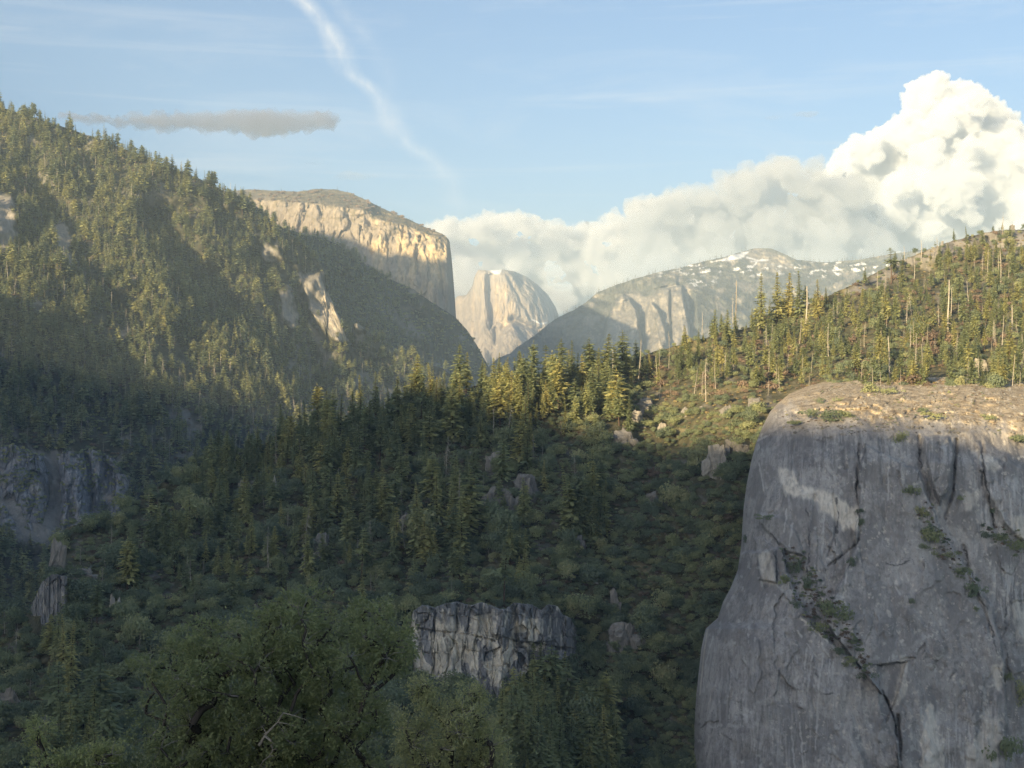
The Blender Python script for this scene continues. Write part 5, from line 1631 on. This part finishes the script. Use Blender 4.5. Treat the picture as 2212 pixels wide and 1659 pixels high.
for i in green[:295]:
    lab, grp = near_mark(px[i], py[i], ('large ' if sz[i] > 11 else '') + 'scrub oak', bush_region(px[i], py[i]))
    o = link('oak_bush', BUSH[rg.integers(0, 5)], loc=q[i] - np.array([0, 0, .3]))
    o.rotation_euler = (rg.normal(0, .06), rg.normal(0, .06), rg.uniform(0, 6.28))
    s_ = sz[i]
    o.scale = (s_, s_, s_ * rg.choice([.8, 1.0, 1.35], p=[.35, .4, .25]))
    tag(o, lab, 'bush', grp)
rest = np.array(green[295:])
stuff_plants('oak_scrub', BUSH, q[rest] - np.array([0, 0, .3]), np.stack([sz[rest], sz[rest], sz[rest] * rg.choice([.8, 1.0, 1.35], len(rest), p=[.35, .4, .25])], -1), 'dense dark green scrub oak thicket covering the near hill', 'scrub', 42, .06)
b = np.where(brown)[0]
stuff_plants('brown_brush', BRUSH + LOWB, q[b], sz[b] * 1.1, 'leafless reddish brown brush between the ridge conifers', 'brush', 43, .05)
b = np.where(yel)[0]
if len(b):
    big = b[np.argsort(-size[b])]
    for i in big[:24]:
        o = link('yellow_green_bush', YEL[0], loc=q[i] - np.array([0, 0, .3]))
        o.rotation_euler = (0, 0, rg.uniform(0, 6.28))
        o.scale = (sz[i] * .85,) * 3
        tag(o, 'bright yellow green bush among dark scrub at the foot of the granite face', 'bush', 'yellow green bushes by the granite face')
    if len(big) > 24:
        stuff_plants('oak_scrub', BUSH, q[big[24:]], sz[big[24:]], 'dark scrub between the yellow green bushes', 'scrub', 44, .05)
print('bushes', len(px), yel.sum(), brown.sum())
# low growth between everything
px, py, q = spread(hillside, 26000, (-40, 2225, 495, 1750), lambda px, py: h_skip(px, py) * (1 - .35 * sstep(1330, 1400, px) * sstep(880, 830, py)), 45, 7)
sz = 3.4 * rg.uniform(.5, 1.4, len(px))
ug = np.where((px > 1330) & (py < 905), rg.choice([4, 4, 5, 0, 3], len(px)), rg.choice([0, 1, 2, 3], len(px)))  # golden sun-tinted tufts only on the sunlit ridge, to brighten it
stuff_plants('undergrowth', LOW + LOWB[:1] + LOWD, q, np.stack([sz, sz, sz * .9], -1), 'low shrubs and sun-tinted dry grass on the near hill', 'undergrowth', 46, .08, idx=ug)

# ------------------------------------------------------------------ plants and stones on the granite face
FACE = [  # x, y, width px, height px, label
    (1660, 1122, 40, 18, 'flat dark bush on a small ledge at the left of the granite face'), (1611, 1172, 16, 26, 'little lone tree at the left outline of the granite face'),
    (1724, 1235, 30, 44, 'dark bush at the top of the diagonal ledge'), (1694, 1260, 34, 40, 'dark bush on the left lip of the diagonal ledge'), (1740, 1275, 26, 62, 'small upright tree in the upper diagonal ledge'),
    (1718, 1312, 28, 22, 'low bush left on the diagonal ledge'), (1792, 1335, 78, 66, 'largest dark bush clump in the middle of the diagonal ledge'), (1770, 1362, 44, 34, 'bush below the largest clump on the diagonal ledge'), (1812, 1412, 30, 26, 'rounded bush lower on the diagonal ledge'), (1838, 1430, 30, 22, 'bush near the lower end of the diagonal ledge'), (1868, 1466, 40, 26, 'bush at the lower end of the diagonal ledge'), (1830, 1440, 22, 16, 'tiny bush on the lower diagonal ledge'), (1848, 1388, 16, 22, 'small bush by the crack right of the ledge'),
    (1858, 1110, 18, 22, 'small bush right of the pale scar'), (1861, 1133, 20, 24, 'second small bush right of the pale scar, lower one'), (1840, 1222, 24, 36, 'faint bush under the slanting crack'), (1948, 955, 34, 38, 'dark bush in the notch near the rim'), (1968, 1070, 36, 40, 'bush in the groove beside the rock column'), (1990, 1118, 26, 40, 'upright bush at the top of the right diagonal gully'), (2006, 1150, 34, 34, 'dark bush in the right diagonal gully'), (2024, 1178, 58, 54, 'biggest dark clump of the right diagonal gully'), (1998, 1185, 26, 18, 'low bush left of the biggest gully clump'), (2044, 1205, 40, 24, 'trailing bush below the biggest gully clump'), (2076, 1243, 42, 30, 'bush further down the right diagonal gully'),
    (2106, 1292, 52, 48, 'thick dark bush on the right diagonal edge'), (2108, 1320, 14, 16, 'tiny bush under the thick dark bush on the edge'), (1968, 1303, 14, 20, 'single small bush on the open granite wall'), (2076, 1080, 16, 18, 'tiny bush by the pale square patch'), (2130, 1160, 34, 24, 'dark bush on the upper right face'), (2160, 1165, 40, 28, 'second dark bush on the upper right face'), (2195, 1190, 48, 44, 'dark bush at the right edge of the upper face'), (2140, 1108, 22, 18, 'small bush high on the right face'), (2198, 960, 60, 30, 'dark shrub on the rim at the right edge'), (2172, 1640, 80, 90, 'large dark bush at the lower right corner'), (2178, 1470, 26, 26, 'bush in the chimney at the right'), (2208, 1520, 40, 80, 'bush at the right border below the chimney'),
    (1720, 920, 46, 18, 'shaded shrub just under the rim at left'), (1790, 908, 96, 34, 'long golden thicket on the sunlit top of the granite face'), (1752, 900, 36, 26, 'golden bush at the left of the long thicket'), (1826, 902, 46, 28, 'golden bush at the right of the long thicket'), (1880, 846, 56, 34, 'big rounded bush on the crown of the granite face'), (1918, 852, 44, 24, 'rounded bush right of the big one on the crown'), (2016, 905, 60, 26, 'golden shrub on the right part of the sunlit top'), (1990, 890, 36, 18, 'low golden shrub on the sunlit top'), (2130, 905, 40, 20, 'green shrub at the right end of the sunlit top'), (1770, 872, 26, 18, 'small shrub on the sunlit slabs at left'), (1808, 866, 20, 14, 'tiny shrub on the sunlit slabs, middle left'), (2050, 850, 14, 12, 'tiny dark shrub on the sunlit slabs at right')]
for k, (x, y, w, h, lab) in enumerate(FACE):
    p = granite_face.at(x, y)[0]
    w, h = w / F * p[1], h / F * p[1]
    tree = 'tree' in lab
    me = new_mesh('bush', *bush_arrays(470 + k, 420, 9, .8, .042, .30), [M_oak])
    o = link('small_tree' if tree else 'bush', me, loc=p + np.array([0, -w * .12, -h * .2]))
    o.rotation_euler = (0, 0, rg.choice([0, math.pi]))
    o.scale = (w * .8, w * .6, h * 1.2)
    tag(o, lab, 'tree' if tree else 'bush')
LEDGES = [[(1690, 1190), (1730, 1180), (1800, 1290), (1850, 1370), (1890, 1440), (1882, 1472), (1810, 1410), (1755, 1355), (1712, 1300)], [(1980, 1085), (2010, 1095), (2050, 1165), (2112, 1255), (2100, 1282), (2040, 1220), (1990, 1160)], [(2110, 1130), (2212, 1150), (2225, 1200), (2190, 1205), (2150, 1175)]]
px, py, q = spread(granite_face, 6000, (1680, 2225, 1080, 1480), lambda px, py: sum(sstep(-4, 8, inpoly(px, py, l) + 8 * nz2(px, py, 14, 67)) for l in LEDGES) * .6, 66, 4.2)
sz = rg.uniform(1.0, 3.6, len(px))
stuff_plants('ledge_growth', LOW + LOWB, q, sz, 'small shrubs and grass rooted along the diagonal ledges of the granite face', 'shrubs', 67, .15)
# sedge, scree and small stones on the sunlit crown
px, py, q = spread(granite_face, 2600, (1690, 2225, 822, 935), lambda px, py: np.clip(.25 + nz2(px, py, 22, 61, 3), 0, 1) * (px > G_left(py) + 25), 62, 3.5)
sz = rg.uniform(.5, 2.2, len(px)) ** 1.2
v, f = rock_arrays(801, 1, 1, .7, 1)
STONES = []
for k in range(3):
    v, f = ico(2)
    v = v * (1 + .3 * perlin(v * 1.4 + 7 * k)[:, None]) * np.array([.55, .5, .35])
    ms = new_mesh('stone', v, f, [M_bould])
    STONES.append(ms)
stuff_plants('stones', STONES, q, sz, 'loose pale stones strewn over the sunlit crown of the granite face', 'stones', 63, .2)
px, py, q = spread(granite_face, 1800, (1690, 2225, 822, 940), lambda px, py: np.clip(.0 + 1.2 * nz2(px, py, 30, 64, 3), 0, 1) * (px > G_left(py) + 30), 64, 4)
sz = rg.uniform(.8, 2.4, len(px))
stuff_plants('tufts', LOW + LOWB, q, np.stack([sz, sz, sz * .6], -1), 'dry tufts and low shrubs on the sunlit crown of the granite face', 'tufts', 65, .1)

# ------------------------------------------------------------------ the near oak and the shrubs beside it
def grow(name, label, poly, Y0, depth, foot, n_clump, leaves, leaf, mat, seed, stems, clump_r=(.32, .62), bark=None, cat='tree', twigs=7, dead=()):
    r = np.random.default_rng(seed)
    pp = np.array(poly, float)
    C = []
    while len(C) < n_clump:
        x, y = r.uniform(pp[:, 0].min(), pp[:, 0].max()), r.uniform(pp[:, 1].min(), pp[:, 1].max())
        sd = float(poly_sd(np.array([x]), np.array([y]), poly)[0])
        rad = r.uniform(*clump_r)
        if sd < rad / Y0 * F * .62:
            continue
        k = min(1, sd / 120)
        c = P(np.array([x]), np.array([y]), np.array([Y0 + r.uniform(-1, 1) * depth * (.35 + .65 * k)]))[0]
        if C and min(np.linalg.norm((c - q[0]) * (1, .7, 1)) for q in C) < rad * .52:
            if r.random() < .9:
                continue
        C.append((c, rad))
    ft = np.array(foot, float)
    nodes, par = [ft], [-1]
    for st in stems:                      # main stems, as seen
        last = 0
        for x, y, dy in st:
            nodes.append(P(np.array([x]), np.array([y]), np.array([Y0 + dy]))[0])
            par.append(last)
            last = len(nodes) - 1
    tips = []
    cs = sorted(C, key=lambda q: np.linalg.norm(q[0] - nodes[1]))
    for c, rad in cs:
        nd = np.array(nodes)
        d = np.linalg.norm(nd - c, axis=1) + 1.6 * np.clip(nd[:, 2] - c[2] + .1, 0, None)
        d[0] = 99
        j = int(np.argmin(d))
        a = nodes[j]
        m = (a + c) / 2 + r.normal(0, .09, 3) * np.linalg.norm(c - a) + np.array([0, 0, .05])
        nodes.append(m)
        par.append(j)
        nodes.append(c)
        par.append(len(nodes) - 2)
        tips.append(len(nodes) - 1)
    wgt = np.zeros(len(nodes))
    for t in tips:
        while t >= 0:
            wgt[t] += 1
            t = par[t]
    rad_n = .012 + .0135 * np.sqrt(wgt) * 1.25
    tr, br = [], []
    for i in range(1, len(nodes)):
        a, b = nodes[par[i]], nodes[i]
        m = (a + b) / 2 + r.normal(0, .03, 3) * np.linalg.norm(b - a)
        ra = min(rad_n[par[i]], rad_n[i] * 1.35)
        t = tube_arr([a, m, b], [ra, (ra + rad_n[i]) / 2, rad_n[i]], 6 if wgt[i] > 6 else 4)
        (tr if wgt[i] > 14 else br).append(t)
    lv_c, lv_a, lv_b, tw = [], [], [], []
    per = leaves // n_clump
    for c, rad in C:
        for k in range(twigs):
            d = r.normal(size=3)
            d[2] = d[2] * .7 + .25
            d /= np.linalg.norm(d)
            e = c + d * rad * r.uniform(.7, 1.25)
            m = (c + e) / 2 + r.normal(0, .08, 3) * rad
            tw.append(tube_arr([c, m, e], [.011, .007, .003], 3))
        m_ = max(9, per // 26)
        d = r.normal(size=(m_, 3))
        d[:, 2] = d[:, 2] * .75 + .2
        d /= np.linalg.norm(d, axis=1)[:, None]
        sc_ = c + d * rad * r.uniform(.45, 1.12, (m_, 1))      # sprays of leaves at the twig ends
        k = r.integers(0, m_, per)
        p = sc_[k] + r.normal(0, .085, (per, 3))
        ax = d[k] + r.normal(0, .75, (per, 3))
        ax /= np.linalg.norm(ax, axis=1)[:, None]
        up = np.array([0, 0, 1.0]) + r.normal(0, .75, (per, 3))
        sd = np.cross(ax, up)
        sd /= np.linalg.norm(sd, axis=1)[:, None] + 1e-9
        s = r.uniform(.6, 1.25, (per, 1))
        lv_c.append(p)
        lv_a.append(ax * leaf * .5 * s)
        lv_b.append(sd * leaf * .27 * s)
    root = link(name, None, loc=ft)
    root.empty_display_size = .2
    tag(root, label, cat)
    off = ft

    def part(nm, arr, m, smooth=False, kind=None):
        V, Fc = arr
        o = link(nm, new_mesh(nm, V - off, Fc, [m], smooth), root)
        if kind:
            o['kind'] = kind
        return o
    bk = bark or M_obark
    part('trunk', cat_parts(tr if tr else br[:1]), bk, True)
    part('branches', cat_parts(br), bk, True, kind='stuff')
    part('twigs', cat_parts(tw), M_twig, kind='stuff')
    part('leaves', quads_from(np.concatenate(lv_c), np.concatenate(lv_a), np.concatenate(lv_b)), mat, kind='stuff')
    for pts in dead:
        q = P(*np.array([(x, y, Y0 + dy) for x, y, dy in pts], float).T)
        segs = [tube_arr(q, np.linspace(.035, .008, len(q)), 5)]
        for i in range(1, len(q)):
            for s in range(2):
                e = q[i] + np.array([r.normal(0, .22), r.normal(0, .1), r.normal(0.02, .2)])
                segs.append(tube_arr([q[i], (q[i] + e) / 2 + r.normal(0, .02, 3), e], [.014, .009, .003], 4))
        o = part('dead_branch', cat_parts(segs), M_snag)
        o['label'] = 'pale leafless dead branch'
    return root


OAK = [(262, 1720), (268, 1590), (255, 1560), (262, 1510), (285, 1470), (282, 1430), (310, 1400), (330, 1372), (372, 1345), (420, 1335), (455, 1322), (468, 1335), (500, 1340), (528, 1322), (566, 1316), (588, 1300), (596, 1270), (640, 1258), (690, 1262), (704, 1285), (700, 1312), (745, 1320), (768, 1300), (800, 1290), (830, 1298), (842, 1318), (876, 1326), (888, 1345), (925, 1372), (930, 1405), (905, 1430), (912, 1452), (880, 1480), (850, 1540), (830, 1600), (860, 1720)]
RSHRUB = [(850, 1720), (852, 1600), (868, 1530), (880, 1480), (912, 1462), (950, 1455), (985, 1462), (1010, 1470), (1050, 1490), (1068, 1530), (1080, 1560), (1090, 1600), (1098, 1720)]
LSHRUB = [(-10, 1720), (30, 1690), (62, 1650), (55, 1580), (70, 1550), (105, 1542), (118, 1560), (98, 1595), (135, 1630), (168, 1602), (190, 1612), (235, 1595), (262, 1610), (275, 1720)]
grow('oak_tree', 'big dark live oak with bare twigs rising at the bottom, in front of the hill', OAK, 34, 2.6, (-5.3, 34.5, slope_z(0, 34.5) - .3), 215, 80000, .098, M_fg, 901,
     [[(548, 1790, 0), (556, 1690, 0), (562, 1600, .1), (600, 1520, .3), (650, 1440, .2), (665, 1370, 0)], [(370, 1800, .3), (355, 1700, .2), (350, 1600, .1), (362, 1530, 0), (410, 1440, .2)], [(640, 1790, .4), (660, 1680, .5), (720, 1590, .4), (790, 1500, .3), (840, 1410, .2)]],
     dead=[[(560, 1610, -2.4), (575, 1585, -2.5), (600, 1560, -2.5), (612, 1540, -2.6)], [(572, 1590, -2.5), (585, 1600, -2.6), (590, 1620, -2.6), (580, 1635, -2.6)]])
grow('shrub', 'grey green twiggy shrub at the bottom, right of the big oak', RSHRUB, 30, 1.6, (-1.0, 30.5, slope_z(0, 30.5) - .3), 60, 26000, .07, M_fg2, 902,
     [[(960, 1850, 0), (965, 1720, 0), (975, 1620, 0)], [(1010, 1850, .2), (1030, 1700, .2), (1040, 1600, .2)]], (.22, .42), cat='shrub', twigs=11)
grow('shrub', 'low dark leafy shrub in the bottom left corner, left of the big oak', LSHRUB, 33, 1.6, (-11.5, 33.5, slope_z(0, 33.5) - .3), 40, 11000, .08, M_fg, 903,
     [[(90, 1850, 0), (95, 1720, 0), (100, 1640, 0)], [(200, 1850, .2), (205, 1720, .2), (210, 1650, .2)]], (.22, .42), cat='shrub', twigs=8)

# ------------------------------------------------------------------ clouds: real bodies of mist far beyond the range
def cloud(name, label, balls, voxel, bumps, dens, seed, flat=1.0, color=(1, 1, 1), aniso=0.0):
    V0, F0 = ico(3)
    V, Fc, n = [], [], 0
    for x, y, Y, rx, ry in balls:
        c = P(np.array([x]), np.array([y]), np.array([Y]))[0]
        V.append(V0 * np.array([rx, (rx + ry) * .5 * flat, ry]) / F * Y + c)
        Fc.append(F0 + n)
        n += len(V0)
    me = new_mesh(name, np.concatenate(V), np.concatenate(Fc))
    o = link(name, me)
    md = o.modifiers.new('remesh', 'REMESH')
    md.mode = 'VOXEL'
    md.voxel_size = voxel
    dg = bpy.context.evaluated_depsgraph_get()
    ev = o.evaluated_get(dg)
    m2 = bpy.data.meshes.new_from_object(ev)
    o.modifiers.clear()
    n = len(m2.vertices)
    co = np.empty(n * 3, np.float32)
    m2.vertices.foreach_get('co', co)
    co = co.reshape(-1, 3).astype(float)
    for amp, scale, kind in bumps:
        m2.vertices.foreach_set('co', co.astype(np.float32).ravel())
        m2.update()
        nr = np.empty(n * 3, np.float32)
        m2.vertex_normals.foreach_get('vector', nr) if hasattr(m2, 'vertex_normals') else m2.vertices.foreach_get('normal', nr)
        nr = nr.reshape(-1, 3)
        q = co / scale + seed
        v = (np.abs(perlin(q)) * 2.2 - .6) if kind else perlin(q) * 1.4
        co = co + nr * (amp * v)[:, None]
    m2.vertices.foreach_set('co', co.astype(np.float32).ravel())
    m2.update()
    m, nt = base_mat(name + '_mist')
    vsn = N(nt, 'ShaderNodeVolumePrincipled')
    vsn.inputs['Color'].default_value = (*color, 1)
    vsn.inputs['Density'].default_value = dens
    vsn.inputs['Anisotropy'].default_value = aniso
    out = N(nt, 'ShaderNodeOutputMaterial')
    nt.links.new(vsn.outputs[0], out.inputs['Volume'])
    m2.materials.clear()
    m2.materials.append(m)
    o.data = m2
    tag(o, label, 'cloud', kind='thing')
    return o


def balls_under(top, x0, x1, ybot, Y, n, seed, sizes, probs, edge=.7, spread_=700, squash=.85):
    r = np.random.default_rng(seed)
    tx, ty = np.array(top, float).T
    out = []
    k = 0
    while len(out) < n and k < n * 60:
        k += 1
        x = r.uniform(x0, x1)
        s = r.choice(sizes, p=probs) * r.uniform(.8, 1.25)
        t = np.interp(x, tx, ty)
        if r.random() < .5:
            y = t + s * squash * r.uniform(.85, 1.5)
        else:
            y = r.uniform(t + s * squash, max(ybot, t + s * squash + 1))
        if min(np.interp(x - s * .8, tx, ty), np.interp(x + s * .8, tx, ty)) > y - s * squash * edge:
            continue
        out.append((x, y, Y + r.normal(0, spread_) - (y - t) * 7, s, s * squash))
    return out


TOWER = [(1740, 520), (1790, 380), (1815, 345), (1840, 312), (1870, 285), (1905, 268), (1935, 258), (1965, 236), (1990, 222), (1994, 190), (2006, 164), (2030, 158), (2048, 170), (2072, 172), (2090, 182), (2120, 205), (2148, 235), (2158, 262), (2180, 285), (2212, 292), (2300, 300), (2500, 360)]
cloud('cloud', 'towering bright white cumulus cloud above the right ridge', balls_under(TOWER, 1745, 2460, 660, 25500, 420, 5, [9, 15, 24, 38, 58], [.26, .3, .22, .15, .07]) + [(2080, 420, 25600, 190, 190), (1950, 480, 25600, 150, 150), (2080, 270, 25700, 60, 80), (2250, 480, 25800, 190, 160), (2000, 580, 25600, 240, 90)],
      42, [(60, 800, 1), (85, 330, 1), (60, 140, 1), (26, 62, 1)], .0055, 3.3, color=(.765, .80, .855))
LEFTB = [(905, 520), (930, 488), (960, 474), (1000, 464), (1030, 470), (1060, 457), (1095, 455), (1130, 464), (1165, 466), (1200, 480), (1250, 486), (1300, 480), (1330, 455), (1365, 436), (1395, 428), (1425, 432), (1470, 446), (1540, 470), (1620, 500)]
cloud('cloud', 'long low cloud bank behind the great granite wall and dome', balls_under(LEFTB, 915, 1600, 660, 28500, 330, 6, [9, 15, 24, 38], [.25, .33, .27, .15]) + [(1050, 560, 28700, 130, 85), (1250, 580, 28700, 150, 85), (1430, 560, 28700, 150, 95)],
      50, [(190, 900, 1), (110, 340, 1), (55, 140, 1), (24, 70, 1)], .0030, 6.1, color=(.68, .70, .745))
MIDB = [(1360, 440), (1420, 425), (1460, 408), (1500, 405), (1530, 395), (1565, 375), (1600, 362), (1640, 352), (1680, 345), (1700, 338), (1730, 352), (1780, 345), (1840, 372), (1880, 430), (1950, 520)]
cloud('cloud', 'soft grey cloud bank between the white cumulus and the snowy dome', balls_under(MIDB, 1380, 1930, 640, 22800, 230, 7, [10, 18, 30, 46], [.22, .33, .28, .17]) + [(1600, 500, 23000, 170, 90), (1750, 520, 23000, 140, 110), (1500, 560, 23000, 160, 70)],
      56, [(200, 900, 1), (110, 340, 1), (50, 140, 1)], .0024, 8.7, color=(.55, .585, .65))
cloud('cloud', 'long flat grey cloud hanging above the left mountain', [(x, 262 - .006 * (x - 400) + d, 21500, 46, 17 + e) for x, d, e in [(205, -6, -6), (250, -3, -3), (300, -2, 0), (350, 0, 2), (400, 1, 4), (450, 2, 6), (500, 4, 8), (545, 7, 12), (580, 7, 12), (620, 5, 9), (660, 3, 6), (690, 1, 4)]] + [(160, 250, 21500, 30, 6), (560, 285, 21500, 30, 12)],
      30, [(70, 800, 0), (60, 260, 1), (42, 100, 1), (20, 48, 1)], .0026, 2.2, flat=1.6, color=(.24, .25, .34))
for x, y, w, h, d, lab in [(1745, 246, 42, 8, .0013, 'small flat grey cloud left of the cumulus top'), (1672, 254, 22, 5, .001, 'tiny cloud wisp just left of the small flat grey cloud'), (770, 380, 62, 9, .0006, 'thin broken grey cloud streak above the granite wall'), (690, 352, 52, 6, .0004, 'faint cloud streak left of the thin broken one')]:
    Yc = 21000 if x < 2000 else 23500
    cloud('cloud', lab, [(x + dx * w, y + dy * h, Yc, w * s, h * s) for dx, dy, s in ((0, 0, .62), (-.5, .2, .45), (.48, -.1, .42), (.1, .5, .4), (-.25, -.35, .4))], max(14, h * 2.2), [(h * 5, h * 60, 0), (h * 3, h * 22, 1)], d, x * .013, flat=1.2, color=(.36, .38, .43))

# ------------------------------------------------------------------ air
def haze_box(dens):
    lo = min(float((np.array([o.matrix_world @ Vector(c) for c in o.bound_box]))[:, 2].min()) for o in COL.objects if o.type == 'MESH' and o.get('kind') == 'structure') - 1.0
    m, nt = base_mat('valley_air')
    pv = N(nt, 'ShaderNodeVolumePrincipled')
    pv.inputs['Color'].default_value = (0.62, 0.81, 1.0, 1)
    pv.inputs['Density'].default_value = dens
    pv.inputs['Anisotropy'].default_value = 0.0
    out = N(nt, 'ShaderNodeOutputMaterial')
    nt.links.new(pv.outputs[0], out.inputs['Volume'])
    x0, x1, y0, y1, z0, z1 = -9600, 9600, -4600, 18000, lo, 1560
    V = [(x, y, z) for x in (x0, x1) for y in (y0, y1) for z in (z0, z1)]
    Fc = [(0, 1, 3, 2), (4, 6, 7, 5), (0, 4, 5, 1), (2, 3, 7, 6), (0, 2, 6, 4), (1, 5, 7, 3)]
    o = link('haze', new_mesh('haze', V, Fc, [m]))
    o['kind'] = 'stuff'


haze_box(5.4e-5)
